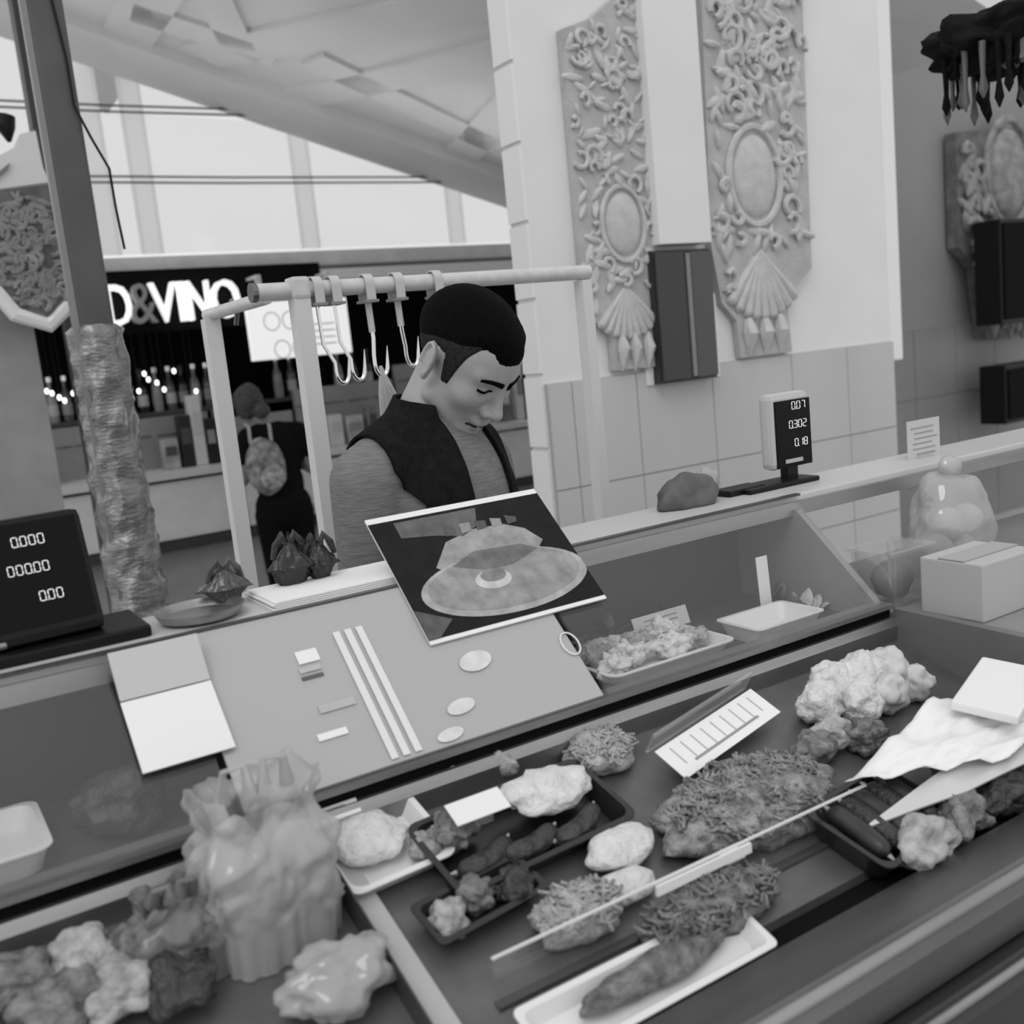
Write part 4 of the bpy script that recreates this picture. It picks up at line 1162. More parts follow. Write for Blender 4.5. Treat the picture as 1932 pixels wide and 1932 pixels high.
def sausage(fm_, x, y, z, l, r_, ang, m, label, group, bend=.25):
    pts = []; rs = []
    for k in range(13):
        t = k / 12 * 2 - 1
        px_ = t * l / 2; py_ = bend * l * (t * t - .4) * .5
        q = Vector((px_ * math.cos(ang) - py_ * math.sin(ang) + x, px_ * math.sin(ang) + py_ * math.cos(ang) + y, z))
        pts.append(fm_ @ q); rs.append(r_ * math.sqrt(max(1 - abs(t) ** 6, .02)))
    rt_ = root('sausage', label, 'sausage', fm_ @ Vector((x, y, z - r_)), group)
    part('casing', MB().tube(pts, rs, 12), m, rt_, smooth='all')
    e0, e1 = pts[0], pts[-1]
    part('tied_end', MB().tube([e0, e0 + (pts[0] - pts[1]).normalized() * .008], [r_ * .25, r_ * .1], 6), MEATL, rt_)
    part('tied_end', MB().tube([e1, e1 + (pts[-1] - pts[-2]).normalized() * .008], [r_ * .25, r_ * .1], 6), MEATL, rt_)
def tagcard(fm_, w_, h_, tilt, label, lines=3, m=CARD):
    """a price card on a little foot"""
    c, s_ = math.cos(tilt), math.sin(tilt)
    mm = fm_ @ Matrix.Rotation(tilt, 4, 'X')
    rt_ = root('price_card', label, 'price card', fm_ @ Vector((0, 0, 0)), 'price cards among the food')
    cd_ = part('card', MB().box((0, h_ / 2, 0), (w_, h_, .0016), mm), m, rt_)
    for k in range(lines):
        part('print_line', MB().box((-w_ * .08, h_ * (.78 - k * .22), .0011), (w_ * (.62 - .1 * (k % 2)), h_ * .05, .0006), mm), INKM, cd_)
    part('foot', MB().box((0, .004, -.006), (w_ * .3, .012, .008), fm_), ACRYL, rt_)
    return rt_

# dark tray of meat with white slab, centre
f1 = tray(985, 1585, .26, .125, .028, TRAYB, 'black tray of dark meat in the middle of the bed', .05)
lump(f1, .05, .022, .040, (.062, .034, .020), CHEESE, 'fat_slab', 'thick white slab of fat on the dark meat tray', 'meat', None, .22, 26, 3)
for k, (x, y, a) in enumerate(((-.07, -.020, .2), (-.01, -.030, .1), (.06, -.035, .3))):
    sausage(f1, x, y, .020 + .001 * k, .085, .014, a, MEATD, ['dark sausage at the left of the middle black tray', 'dark sausage in the middle of the black tray', 'dark sausage at the right of the middle black tray'][k], 'sausages in the black tray')
lump(f1, -.085, .030, .030, (.030, .024, .020), MEATM, 'meat_piece', 'grey meat chunk at the left end of the black tray', 'meat', None, .3, 30, 5)
ft = frame(bed(915, 1540, .062), (1, 0, 0), BV, BN)
tagcard(ft, .075, .034, math.radians(8), 'blank white price card above the middle black tray', 0)
# pale tray at left with wrapped cheese
f2 = tray(715, 1610, .135, .13, .022, TRAYW, 'white tray of pale curd at the left end of the bed', .04)
lump(f2, -.01, .008, .020, (.048, .044, .016), CHEESE, 'curd_cake', 'broad white curd cake in the left white tray', 'cheese', None, .12, 22, 7)
lump(f2, .045, -.035, .018, (.020, .018, .014), MEATL, 'curd_piece', 'small pale curd piece at the corner of the left tray', 'cheese', None, .2, 30, 9)
tagcard(frame(bed(640, 1545, .030), (1, 0, 0), BV, BN), .06, .02, math.radians(20), 'narrow white card behind the left white tray', 1)
# minced mounds
def mound(px, py, r_, m, label, seed, strands=120, group='minced piles on the bed'):
    fm_ = bframe(px, py)
    rt_ = root('mince_pile', label, 'mince', fm_.translation, group)
    b = blob((0, 0, r_[2] * .55), r_, .25, 32, seed, 4)
    b.v = [(x, y, max(z, .001)) for x, y, z in b.v]
    part('pile', MB().add(b.v, b.f, fm_), m, rt_, smooth='all')
    rnd = random.Random(seed); sb = MB()
    for k in range(strands):
        a = rnd.uniform(0, 2 * math.pi); q_ = math.sqrt(rnd.random()) * .92
        x, y = math.cos(a) * q_ * r_[0], math.sin(a) * q_ * r_[1]
        z = r_[2] * .55 + r_[2] * math.sqrt(max(0, 1 - q_ * q_)) * .98
        d = Vector((rnd.uniform(-1, 1), rnd.uniform(-1, 1), rnd.uniform(-.3, .3))).normalized() * rnd.uniform(.008, .016)
        p = Vector((x, y, z)); e = Vector((rnd.uniform(-1, 1), rnd.uniform(-1, 1), .3)) * .004
        sb.tube([fm_ @ (p - d), fm_ @ (p + e), fm_ @ (p + d)], .0024, 5)
    part('strands', sb, m, rt_, smooth='all', kind='stuff')
mound(1130, 1440, (.055, .036, .026), MEATL, 'pale minced pile behind the white fat slab', 11)
mound(1410, 1535, (.140, .070, .032), mat('mince_mid', .24, .55, var=.6, scale=60, bump=.7, bscale=140), 'large grey minced pile in front of the menu sheet', 13, 420)
mound(1340, 1735, (.105, .036, .026), MEATM, 'grey minced pile behind the white oval dish', 17, 200)
mound(1090, 1745, (.060, .035, .026), MEATL, 'pale minced pile in front of the small black tray', 19, 140)
# front small black tray and pieces
f3 = tray(905, 1722, .145, .060, .022, TRAYB, 'small black tray near the front left of the bed', .1)
for k, (x, y) in enumerate(((-.045, .0), (0.0, .01), (.045, -.004))):
    lump(f3, x, y, .020, (.024, .022, .017), (MEATL, MEATM, MEATD)[k], 'meat_piece', ['pale', 'grey', 'dark'][k] + ' meat piece in the small front tray', 'meat', None, .25, 36, 21 + k)
lump(bframe(1165, 1620), 0, 0, .018, (.052, .030, .018), CHEESE, 'cheese_block', 'white cheese block right of the middle black tray', 'cheese', None, .10, 20, 31)
lump(bframe(1175, 1690), 0, 0, .014, (.045, .022, .014), CHEESE, 'cheese_block', 'low white cheese block in front of the other', 'cheese', None, .12, 20, 33)
lump(bframe(850, 1470), 0, 0, .016, (.050, .026, .018), MEATM, 'meat_piece', 'grey meat piece at the back left by the rail', 'meat', None, .3, 28, 35)
lump(bframe(940, 1455), 0, 0, .016, (.036, .024, .018), MEATL, 'meat_piece', 'pale meat piece against the rail behind the price card', 'meat', None, .3, 28, 36)
tagcard(frame(bed(1390, 1625, .030), (1, 0, 0), BV, BN), .030, .020, math.radians(15), 'tiny white card on the large minced pile', 0)
# acrylic front strip with white label rail
a0, a1 = bed(915, 1850), bed(1440, 1625)
ys = .845
r = root('front_strip', 'low clear acrylic strip along the front of the bed', 'strip', ((a0.x + .95) / 2, ys, bedz(ys)))
part('acrylic', MB().box(((.44 + 1.02) / 2, ys, bedz(ys) + .028), (.58, .004, .052)), GLASS, r)
part('edge', MB().box(((.44 + 1.02) / 2, ys, bedz(ys) + .0550), (.58, .004, .002)), mat('edge_bright', .7, .2), r)
la = onY(1240, 1703, ys - .004); lb = onY(1418, 1625, ys - .004)
part('label_rail', MB().box(((la.x + lb.x) / 2, ys - .004, bedz(ys) + .047), (lb.x - la.x, .004, .012)), CARD, r)
part('foot', MB().box(((.44 + 1.02) / 2, ys, bedz(ys) + .001), (.58, .014, .003)), STEELD, r)
# white oval dish near the front rail
f4 = tray(1225, 1868, .30, .066, .018, TRAYW, 'white rounded dish by the front rail', .0)
lump(f4, .0, .004, .019, (.105, .020, .016), MEATM, 'meat_slab', 'grey meat slab in the white rounded dish', 'meat', None, .2, 24, 41)
# menu sheet in a clear holder
mq = [bed(*p, .02) for p in ((1222, 1445), (1303, 1470), (1475, 1342), (1408, 1326))]
mc_ = (mq[0] + mq[1] + mq[2] + mq[3]) / 4
ex = ((mq[3] - mq[0]) + (mq[2] - mq[1])).normalized(); n_ = BN; ey = n_.cross(ex).normalized()
fmn = frame(mc_ + BN * .012, ex, ey, n_) @ Matrix.Rotation(math.radians(12), 4, 'X')
L_ = ((mq[3] - mq[0]).length + (mq[2] - mq[1]).length) / 2; W_ = ((mq[1] - mq[0]).length + (mq[2] - mq[3]).length) / 2
r = root('menu_sheet', 'long white printed sheet lying tilted in a clear holder on the bed', 'menu', mc_)
part('sheet', MB().box((0, 0, 0), (L_, W_, .0014), fmn), PAPER, r)
msh = bpy.data.objects[[o.name for o in COL.objects][-1]]
for k in range(9):
    part('print_line', MB().box((-L_ * .40 + k * L_ * .1, W_ * .08, .0010), (.0028, W_ * .55, .0006), fmn), mat('ink_pale', .45, .8), msh)
part('print_bar', MB().box((0, -W_ * .24, .0010), (L_ * .66, .004, .0006), fmn), INKM, msh)
part('holder', MB().box((0, W_ * .5 + .010, .008), (L_ * 1.02, .004, .034), fmn), ACRYL, r)
part('holder_foot', MB().box((0, W_ * .3, -.007), (L_ * .9, W_ * .5, .004), fmn), ACRYL, r)
# right side: curds, dark ribbed tray, bag, board
fx = bframe(1615, 1330) @ Matrix.Scale(1.22, 4)
rnd = random.Random(5)
cur = [(-.075, .00, .030, 'left end'), (-.040, .018, .034, 'back left'), (-.025, -.022, .030, 'front left'), (.012, .012, .036, 'middle'), (.022, -.024, .028, 'front middle'), (.058, .008, .034, 'right'), (.080, -.022, .026, 'right front')]
for k, (x, y, rr, wh) in enumerate(cur):
    lump(fx, x, y, rr * .85, (rr, rr * .85, rr * .95), CHEESE if k < 4 else mat('curd_pale', .55, .6, var=.12, scale=30, bump=.3), 'curd_ball',
         'lumpy white curd ball at the ' + wh + ' of the pile by the partition', 'cheese', 'curd pile by the partition', .16, 60, 50 + k)
f5 = tray(1655, 1575, .17, .12, .034, TRAYB, 'black tray of dark sausages at the right of the bed', .12)
for k in range(5):
    sausage(f5, -.055 + k * .028, .0, .032, .095, .0145, math.radians(84), MEATD if k % 2 else mat('meat_black', .025, .4, var=.4, scale=25),
            ['first', 'second', 'third', 'fourth', 'fifth'][k] + ' dark sausage from the left in the right black tray', 'dark sausages in the right tray', .05)
for k, (px, py, wh) in enumerate(((1800, 1490, 'behind the long pale blade'), (1885, 1520, 'by the right edge'), (1800, 1575, 'beside the dark sausages'), (1735, 1630, 'close to the front rail'))):
    lump(bframe(px, py), 0, 0, 0.026, (.046, .030, .030), (MEATM, MEATD, MEATM, MEATL)[k], 'meat_piece', ('grey', 'dark', 'mid grey', 'pale')[k] + ' meat chunk ' + wh, 'meat', 'meat chunks at the right', .3, 26, 70 + k)
f7 = bframe(1560, 1425) @ Matrix.Scale(1.25, 4)
for k, (x, y) in enumerate(((-.03, .0), (.015, .012), (.05, -.01))):
    lump(f7, x, y, .018, (.026, .020, .018), MEATM if k != 1 else MEATL, 'meat_piece', ['left grey', 'middle pale', 'right grey'][k] + ' meat cube before the curd pile', 'meat', None, .28, 40, 80 + k)
# long pale tray rim on the right
fl = frame(bed(1800, 1495, .05), (1, 0, 0), BV, BN)
p0, p1 = bed(1642, 1556, .045), bed(1960, 1408, .06)
dirx = (p1 - p0).normalized(); sid = BN.cross(dirx).normalized()
vs = []; 
K = 14
for k in range(K):
    t = k / (K - 1); c = p0.lerp(p1, t) + BN * (.012 * math.sin(t * 2.2)); w_ = .002 + .020 * min(1, t * 2.2)
    vs += [c - sid * w_, c + sid * w_, c + sid * w_ - BN * .003, c - sid * w_ - BN * .003]
fs = []
for k in range(K - 1):
    for j in range(4): fs.append((k * 4 + j, k * 4 + (j + 1) % 4, k * 4 + 4 + (j + 1) % 4, k * 4 + 4 + j))
fs += [(0, 1, 2, 3), tuple((K - 1) * 4 + j for j in (3, 2, 1, 0))]
r = root('serving_knife', 'long pale pointed blade lying across the meat at the right', 'knife', p0 - BN * .04)
part('blade', MB().add(vs, fs), mat('blade_pale', .62, .3, .3), r)
part('handle', MB().capsule(p1 + dirx * .0, p1 + dirx * .10, .012, .013, 10), BLACK, r, smooth=True)
# crumpled white paper and white board
def crumple(quad, label, name, seed, amp=.012, n=22, m=PAPER, cat='paper', th=.0012):
    vs = []; fs = []
    for i in range(n):
        for j in range(n):
            u_, v_ = i / (n - 1), j / (n - 1)
            p = quad[0].lerp(quad[1], u_).lerp(quad[3].lerp(quad[2], u_), v_)
            d = noise.fractal(Vector((u_ * 4 + seed, v_ * 4, seed * 2.1)), 1, 2, 3)
            vs.append(p + BN * (amp * (d + .9)))
    m_ = len(vs); vs += [v - BN * th for v in vs]
    for i in range(n - 1):
        for j in range(n - 1):
            a = i * n + j; q_ = (a, a + n, a + n + 1, a + 1); fs.append(q_); fs.append(tuple(x + m_ for x in reversed(q_)))
    edge = [i * n for i in range(n)] + [(n - 1) * n + j for j in range(1, n)] + [i * n + n - 1 for i in range(n - 2, -1, -1)] + [j for j in range(n - 2, 0, -1)]
    for k in range(len(edge)):
        a, b = edge[k], edge[(k + 1) % len(edge)]; fs.append((a, b, b + m_, a + m_))
    return thing(name, MB().add(vs, fs), m, label, cat, smooth='all')
crumple([bed(1590, 1490, .055), bed(1760, 1335, .055), bed(2010, 1345, .06), bed(1900, 1440, .07)], 'crumpled white wrapping paper beside the curd pile', 'wrapping_paper', 3, .016)
r_ = bed(1900, 1290, .075)
thing('cutting_board', MB().box((0, 0, 0), (.16, .09, .014), frame(bed(1885, 1300, .105), (.94, .30, .12), Vector((-.30, .94, .1)).normalized(), (0, -.1, 1)), bev=.004), WHITE, 'plain white board at the right edge above the wrapping paper', 'board')

# ---- upper tier behind the clear glass
def up(px, py, z=1.0855): return onZ(px, py, z)
def upframe(px, py, rot=0.0):
    p = up(px, py); p.y = min(max(p.y, 1.205), 1.44); return frame(p, (math.cos(rot), math.sin(rot), 0), (-math.sin(rot), math.cos(rot), 0), (0, 0, 1))
fu = frame((1.03, 1.30, 1.0858), (1, 0, 0), (0, 1, 0), (0, 0, 1))
mb0 = tray_mesh(.26, .17, .018); thing('food_tray', MB().add(mb0.v, mb0.f, fu), TRAYW, 'white tray of cut cheese behind the clear glass', 'tray', 'trays on the upper shelf', smooth=True)
for k, (x, y, rr) in enumerate(((-.09, .03, .030), (-.04, .05, .026), (-.05, -.02, .032), (.01, .02, .028), (.02, -.045, .034), (.07, .03, .030), (.085, -.03, .026), (-.10, -.045, .026))):
    mb0 = blob((0, 0, 0), (rr, rr * .8, rr * .6), .75, 1.8 / rr, 90 + k, 4)
    thing('cheese_piece', MB().add(mb0.v, mb0.f, fu @ Matrix.Translation((x, y, .006 + rr * .62))), CHEESE if k % 3 else MEATL, ['back left', 'rear', 'left', 'centre', 'front centre', 'right', 'front right', 'front left'][k] + ' cheese piece in the tray behind the clear glass', 'cheese', 'cut cheese behind the glass', smooth='all')
def stand_card(x, y, w_, h_, rotz, label, z=1.0858, lean=12, lines=2, m=CARD):
    fm_ = Matrix.Translation((x, y, z)) @ Matrix.Rotation(rotz, 4, 'Z') @ Matrix.Rotation(math.radians(90 - lean), 4, 'X')
    rt_ = root('price_card', label, 'price card', (x, y, z), 'standing price cards')
    cd_ = part('card', MB().box((0, h_ / 2, 0), (w_, h_, .0018), fm_), m, rt_)
    for k in range(lines):
        part('print_line', MB().box((0, h_ * (.7 - .25 * k), .0012), (w_ * .6, h_ * .06, .0006), fm_), INKM, cd_)
    return rt_
stand_card(1.16, 1.40, .13, .035, .0, 'wide white card at the back of the upper shelf', lean=20)
stand_card(1.335, 1.31, .028, .115, .0, 'tall narrow white card on the upper shelf', lean=4, lines=0)
fd = frame((1.27, 1.24, 1.0858), (1, 0, 0), (0, 1, 0), (0, 0, 1))
mb0 = tray_mesh(.16, .10, .03); thing('food_tray', MB().add(mb0.v, mb0.f, fd), TRAYW, 'empty white dish right of the cut cheese on the upper shelf', 'tray', 'trays on the upper shelf', smooth=True)
for k, (x, y) in enumerate(((1.385, 1.26), (1.40, 1.36), (1.20, 1.455 - .02), (1.06, 1.44))):
    gm = (mat('leaf_pale', .34, .5, var=.4, scale=30), mat('leaf_dark', .03, .45, var=.5, scale=30), mat('leaf_dark', .03, .45), mat('leaf_mid', .09, .45, var=.5, scale=30))[k]
    rv = root('herb_bunch', ['pale leafy bunch beside the tall narrow card', 'dark leafy bunch behind the tall narrow card', 'dark leafy bunch at the rear of the shelf', 'mid-grey leafy bunch behind the cut cheese'][k], 'herbs', (x, y, 1.0858), 'leafy bunches on the upper shelf')
    rl = random.Random(40 + k)
    lf = MB()
    for q in range(9):
        a = rl.uniform(0, 2 * math.pi); el_ = rl.uniform(.35, 1.2); L1 = rl.uniform(.045, .075)
        d = Vector((math.cos(a) * math.cos(el_), math.sin(a) * math.cos(el_) * .5, math.sin(el_)))
        sd_ = d.cross(Z).normalized(); o_ = Vector((x + rl.uniform(-.012, .012), y + rl.uniform(-.006, .006), 1.088))
        nrm = sd_.cross(d).normalized()
        vs = []
        for t in (0, .25, .5, .75, 1):
            wd = .013 * math.sin(math.pi * min(t * .9 + .08, 1)); c_ = o_ + d * L1 * t - Z * (.018 * t * t)
            vs += [c_ - sd_ * wd, c_ + nrm * .003, c_ + sd_ * wd]
        fs = []
        for t in range(4):
            for e in range(2): fs.append((t * 3 + e, t * 3 + e + 1, t * 3 + 4 + e, t * 3 + 3 + e))
        part('leaf', MB().add(vs, fs), gm, rv, smooth='all')
    part('stem_bundle', MB().capsule((x - .012, y, 1.094), (x + .012, y, 1.096), .007, .007, 8), gm, rv, smooth=True)

# left part of the upper tier
fw_ = frame((-.05, 1.30, 1.0858), (1, 0, 0), (0, 1, 0), (0, 0, 1))
mb0 = tray_mesh(.28, .16, .03); thing('food_tray', MB().add(mb0.v, mb0.f, fw_), TRAYW, 'white tray behind the glass at the left edge', 'tray', 'trays on the upper shelf', smooth=True)
lump(fw_, -.03, .0, .036, (.08, .05, .03), CHEESE, 'curd_heap', 'white curd heap in the left edge tray behind glass', 'cheese', None, .08, 14, 121)
lump(frame((.18, 1.28, 1.0858), (1, 0, 0), (0, 1, 0), (0, 0, 1)), 0, 0, .035, (.055, .05, .036), MEATD, 'ham_joint', 'dark ham joint behind the glass at the left', 'meat', None, .2, 16, 122)

# ---- things on the worktop
def ontop(px, py): return onZ(px, py, 1.2955)
r = root('folded_card', 'white folded card leaning on the glass at the left', 'card', pane(300, 1370, .012))
q = [pane(*p, .010) for p in ((238, 1366), (348, 1378), (448, 1333), (330, 1240), (286, 1158), (150, 1206))]
q2 = [(p.x, pv(p)) for p in q]
xs = [min(p[0] for p in q2), max(p[0] for p in q2)]; vs_ = [max(.012, min(p[1] for p in q2)), max(p[1] for p in q2)]
fc = frame(Vector((0, PY0, PZ0)) + PN * .009, (1, 0, 0), PV, PN)
part('front', MB().box(((.195 + .305) / 2, (vs_[0] + .12) / 2 + .01, .004), (.11, .10, .002), fc), CARD, r)
part('flap', MB().box((0, .032, .001), (.11, .064, .002), fc @ Matrix.Translation((.25, (vs_[0] + .12) / 2 + .062, .004)) @ Matrix.Rotation(math.radians(14), 4, 'X')), mat('card_grey', .5, .6), r)
def bagm(px, y, w_, h_, m, label, seed, z=1.2958):
    x = onY(px, 1040, y).x
    rt_ = root('plastic_bag', label, 'bag', (x, y, z), 'plastic bags on the worktop')
    vs = []; fs = []; n = 72; K = 30
    for i in range(K):
        t = i / (K - 1); rr = w_ * (math.sin(min(t * 1.25 + .25, 1.57)) if t < .45 else 1 - (t - .45) / .55 * .82)
        for j in range(n):
            a = 2 * math.pi * j / n
            q_ = rr * (1 + .30 * noise.fractal(Vector((math.cos(a) * 2.0, math.sin(a) * 2.0, t * 2.5 + seed)), .8, 2, 4) + .05 * math.sin(a * 13 + seed + t * 4))
            vs.append((x + math.cos(a) * q_, y + math.sin(a) * q_ * .6, z + t * h_))
    for i in range(K - 1):
        for j in range(n): fs.append((i * n + j, i * n + (j + 1) % n, (i + 1) * n + (j + 1) % n, (i + 1) * n + j))
    fs.append(tuple(range(n - 1, -1, -1))); fs.append(tuple((K - 1) * n + j for j in range(n)))
    part('bag', MB().add(vs, fs), m, rt_, smooth='all')
    for s_ in (-1, 1):
        part('handle', MB().tube([(x + s_ * .004, y, z + h_ * .95), (x + s_ * .010, y - .003, z + h_ + .012), (x + s_ * .020, y - .003, z + h_ * .98), (x + s_ * .026, y, z + h_ * .70)], [.006, .007, .006, .004], 6), m, rt_, smooth=True)
BAGB = mat('bag_black', .008, .28, coat=.3, bump=.6, bscale=70)
bagm(545, 1.455, .042, .075, BAGB, 'black plastic bag between the two white posts', 2)
bagm(600, 1.455, .030, .065, BAGB, 'smaller black plastic bag at the right white post', 5)
bagm(415, 1.450, .040, .055, mat('bag_grey', .05, .25, coat=.5), 'grey plastic bag left of the white posts', 8)
bq = onY(1295, 950, 1.445); r = root('pouch', 'rounded grey pouch on the worktop in front of the tiled pier', 'bag', (bq.x, 1.445, 1.2956))
b_ = blob((bq.x, 1.445, 1.312), (.070, .034, .042), .28, 16, 77, 4); b_.v = [(x, y, max(z, 1.2958)) for x, y, z in b_.v]
part('pouch_body', b_, mat('bag_mid', .10, .6, var=.3, scale=20), r, smooth='all')
b_ = blob((bq.x + .055, 1.440, 1.338), (.020, .014, .022), .5, 50, 79, 3)
part('knot', b_, mat('bag_knot', .35, .5), r, smooth='all')
p = ontop(660, 1105)
r = root('paper_stack', 'stack of white wrapping sheets on the worktop beside the bags', 'paper', (.50, 1.415, 1.2955))
for k in range(4):
    part('sheet', MB().box((.545 + .004 * (k % 2), 1.415, 1.2966 + k * .003), (.24, .125, .0022), None), PAPER, r)
thing('steel_dish', MB().lathe([(.03, 0), (.055, .004), (.062, .016), (.058, .016), (.05, .006), (.01, .005)], 28, Matrix.Translation((.34, 1.41, 1.2956))), STEEL, 'shallow steel dish at the left end of the paper stack', 'dish', smooth=True)
thing('knife_tray', MB().box((1.43, 1.46, 1.3015), (.10, .05, .012), None, bev=.003), BLACK, 'low black tray beside the scale display', 'tray')
# right corner: papers, box, bag on the neighbouring counter
def stand_sheet(quad_px, y, label, lines, name='price_sheet', m=mat('sheet_grey', .55, .7)):
    q = [onY(*p, y) for p in quad_px]
    xa_, xb_ = (q[0].x + q[3].x) / 2, (q[1].x + q[2].x) / 2; z1, z0 = (q[0].z + q[1].z) / 2, (q[2].z + q[3].z) / 2
    rt_ = root(name, label, 'price list', ((xa_ + xb_) / 2, y, z0), None)
    sh_ = part('sheet', MB().box(((xa_ + xb_) / 2, y, (z0 + z1) / 2), (xb_ - xa_, .002, z1 - z0)), m, rt_)
    for k in range(lines):
        part('print_line', MB().box(((xa_ + xb_) / 2 + .006 * (k % 3 - 1), y - .0014, z1 - (k + 1.5) * (z1 - z0) / (lines + 2)), ((xb_ - xa_) * (.7 - .12 * (k % 2)), .0006, .0028)), INKM, sh_)
    return rt_
rs_ = stand_sheet([(1722, 795), (1784, 782), (1762, 915), (1704, 925)], 1.42, 'upright printed price sheet on the worktop at the right', 11)
part('foot', MB().box((rs_.location.x, 1.424, 1.2985), (.06, .03, .006)), ACRYL, rs_)
xb2 = onZ(1860, 1175, 1.0905)
r = root('carton', 'plain white carton on the neighbouring counter at the right edge', 'carton', (xb2.x + .05, xb2.y, 1.0905))
part('box', MB().box((xb2.x + .075, xb2.y + .06, 1.0905 + .05), (.16, .12, .10), bev=.003), mat('carton_white', .46, .6), r)
part('flap', MB().box((xb2.x + .075, xb2.y + .06, 1.0905 + .1015), (.158, .05, .002)), mat('carton_flap', .38, .6), r)
xc = onZ(1720, 1140, 1.0905)
r = root('clear_tub', 'clear plastic tub left of the white carton', 'tub', (xc.x, xc.y + .03, 1.0905))
mb0 = tray_mesh(.12, .10, .10); part('tub', MB().add(mb0.v, mb0.f, Matrix.Translation((xc.x, xc.y + .04, 1.0908))), ACRYL, r, smooth=True)
mb0 = blob((xc.x, xc.y + .04, 1.13), (.045, .036, .034), .2, 24, 140, 3); part('contents', mb0, GREYM, r, smooth='all')
part('lid', MB().box((xc.x, xc.y + .04, 1.196), (.126, .106, .006), None, bev=.002), ACRYL, r)
bagx = onY(1800, 960, 1.23)
r = root('produce_bag', 'bulging white plastic bag behind the clear tub', 'bag', (bagx.x, 1.23, 1.0905))
mb0 = blob((bagx.x, 1.24, 1.19), (.11, .07, .105), .22, 10, 150, 4); mb0.v = [(x, y, max(z, 1.0905)) for x, y, z in mb0.v]
part('bag', mb0, FILM, r, smooth='all')
for k, (dx, dz) in enumerate(((-.04, .05), (.03, .045), (-.005, .10), (.055, .10))):
    part('contents', blob((bagx.x + dx, 1.24, 1.0905 + dz), (.035, .03, .034), .12, 20, 160 + k, 2), mat('bulb_white', .6, .6), r, smooth='all')
part('knot', blob((bagx.x - .01, 1.23, 1.305), (.025, .018, .025), .4, 30, 170, 2), FILM, r, smooth='all')

# ---- nearest left: wrapped packs on the bed
def wrapped(px, py, r_, label, seed, m, inner, h=.0):
    fm_ = bframe(px, py)
    rt_ = root('wrapped_pack', label, 'package', fm_.translation, 'film-wrapped packs at the lower left')
    b = blob((0, 0, r_[2] * .9), r_, .5, 1.8 / max(r_), seed, 4); b.v = [(x, y, max(z, .001)) for x, y, z in b.v]
    part('film', MB().add(b.v, b.f, fm_), m, rt_, smooth='all')
    b = blob((0, 0, r_[2] * .85), (r_[0] * .86, r_[1] * .84, r_[2] * .8), .15, 20, seed + 1, 3); b.v = [(x, y, max(z, .002)) for x, y, z in b.v]
    part('contents', MB().add(b.v, b.f, fm_), inner, rt_, smooth='all')
def carrier(px, py, w_, d_, h_, label, seed, m, inner):
    p = bed(px, py); x, y = p.x, p.y; z0_ = bedz(y + d_) + .002
    rt_ = root('carrier_bag', label, 'bag', (x, y, bedz(y)), 'carrier bags at the lower left')
    vs = []; fs = []; n = 96; K = 26
    for i in range(K):
        t = i / (K - 1)
        for j in range(n):
            a = 2 * math.pi * j / n; ca, sa = math.cos(a), math.sin(a)
            k_ = 1 / max((abs(ca) ** 4 + abs(sa) ** 4) ** .25, 1e-3)
            f_ = .035 * math.sin(a * 17 + seed + t * 3 + 2 * noise.noise(Vector((a, t * 2, seed)))) * (.4 + t) + .15 * noise.fractal(Vector((ca * 2.4, sa * 2.4, t * 3.2 + seed)), .6, 2, 5)
            sc = (1 + f_) * (.90 + .12 * math.sin(t * 3.0)) * (1 - .22 * math.exp(-((t - .78) / .12) ** 2))
            xx, yy = x + ca * k_ * w_ * sc, y + sa * k_ * d_ * sc
            zz = bedz(yy) + .002 if i == 0 else max(bedz(yy) + .003, z0_ + t * h_ + .02 * t * noise.noise(Vector((a * 2, seed, t * 3))))
            vs.append((xx, yy, zz))
    for i in range(K - 1):
        for j in range(n): fs.append((i * n + j, i * n + (j + 1) % n, (i + 1) * n + (j + 1) % n, (i + 1) * n + j))
    part('film', MB().add(vs, fs), m, rt_, smooth='all')
    for k in range(4):
        b = blob((x + (k % 2 - .5) * w_ * .8, y + (k // 2 - .5) * d_ * .8, z0_ + h_ * .35), (w_ * .42, d_ * .42, h_ * .38), .3, 20, seed + k, 3)
        part('contents', b, inner, rt_, smooth='all')
    for s_ in (-1, 1):
        part('handle', MB().tube([(x + s_ * w_ * .5, y, z0_ + h_ * .93), (x + s_ * w_ * .45, y - .01, z0_ + h_ * 1.16), (x + s_ * w_ * .15, y - .012, z0_ + h_ * 1.18), (x + s_ * w_ * .1, y - .01, z0_ + h_ * .95)], [.009, .004, .004, .009], 8), m, rt_, smooth=True)
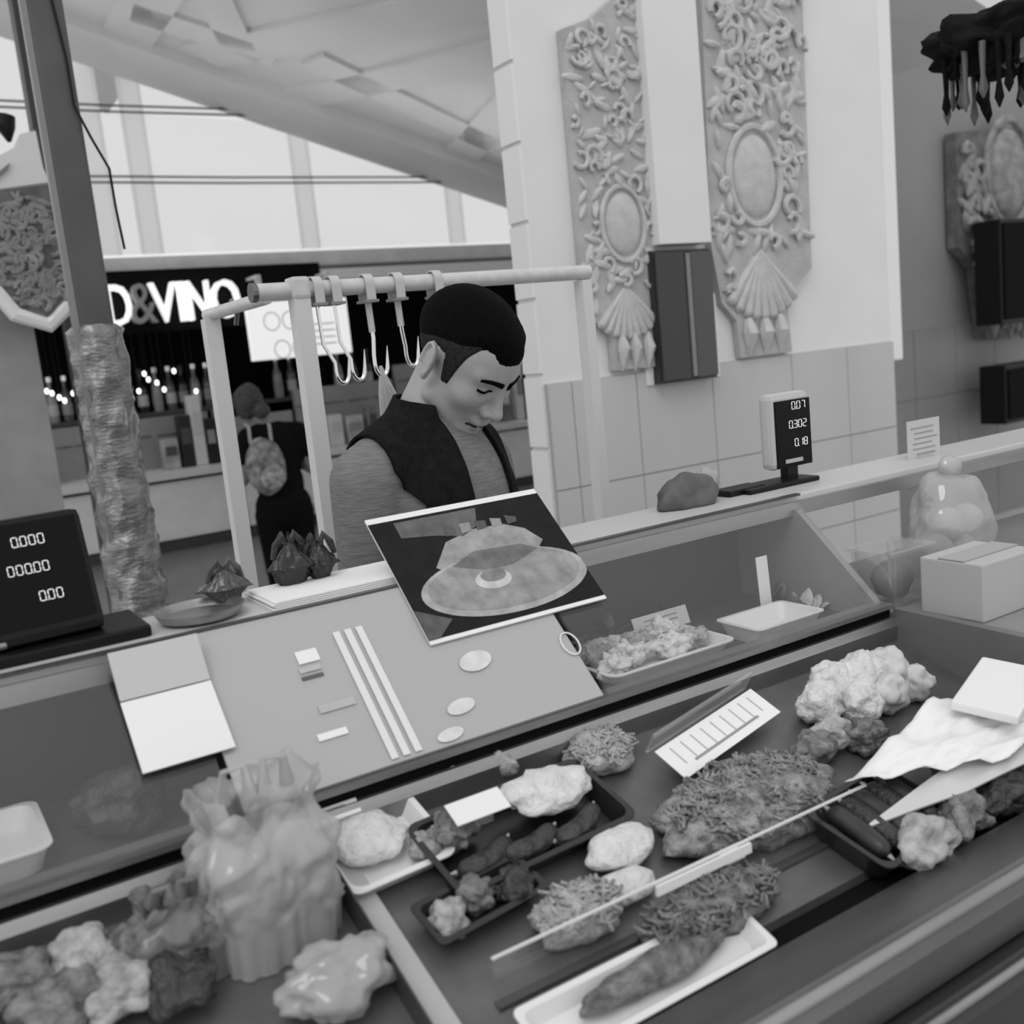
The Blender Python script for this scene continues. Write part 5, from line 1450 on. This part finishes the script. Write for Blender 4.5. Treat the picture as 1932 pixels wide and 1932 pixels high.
FILM2 = glass('bag_film', .58, .07, .52)
carrier(520, 1760, .072, .055, .155, 'large crinkled pale carrier bag at the left end of the bed', 3, FILM2, mat('loaf_pale', .40, .6, var=.3, scale=16))
carrier(350, 1830, .042, .036, .075, 'small crinkled grey carrier bag left of the large one', 9, glass('bag_film_grey', .75, .05, .22), MEATM)
wrapped(640, 1880, (.060, .040, .030), 'flat film-wrapped grey pack at the bottom edge', 209, FILM2, MEATM)
r = root('bed_divider', 'pale flat divider strip running across the bed at the left', 'divider', bed(770, 1795))
a_, b_ = bed(668, 1700), bed(905, 1935)
part('strip', MB().hexa([Vector((a_.x - .012, 1.115, bedz(1.115) + .001)), Vector((a_.x + .022, 1.115, bedz(1.115) + .001)), Vector((a_.x + .022, .80, .941)), Vector((a_.x - .012, .80, .941))],
                        [Vector((a_.x - .012, 1.115, bedz(1.115) + .012)), Vector((a_.x + .022, 1.115, bedz(1.115) + .012)), Vector((a_.x + .022, .80, .952)), Vector((a_.x - .012, .80, .952))]), mat('divider_pale', .42, .4), r)
part('upright', MB().hexa([Vector((a_.x - .014, 1.115, bedz(1.115) + .001)), Vector((a_.x - .012, 1.115, bedz(1.115) + .001)), Vector((a_.x - .012, .80, .941)), Vector((a_.x - .014, .80, .941))],
                          [Vector((a_.x - .014, 1.115, bedz(1.115) + .045)), Vector((a_.x - .012, 1.115, bedz(1.115) + .045)), Vector((a_.x - .012, .80, .975)), Vector((a_.x - .014, .80, .975))]), DARK, r)
for k, (px, py, g) in enumerate(((60, 1880, MEATM), (160, 1850, MEATL), (270, 1830, MEATM), (120, 1925, MEATM), (230, 1905, MEATL), (340, 1890, MEATD))):
    lump(bframe(px, py), 0, 0, .024, (.040, .034, .027), g, 'meat_piece', ['grey piece nearest the left edge', 'pale piece second from the left edge', 'grey piece third from the left edge', 'grey piece in the bottom left front row', 'pale piece in the bottom left front row', 'dark piece beside the wrapped packs'][k] + ' of the bed', 'meat', 'meat pieces at the lower left', .25, 26, 220 + k)
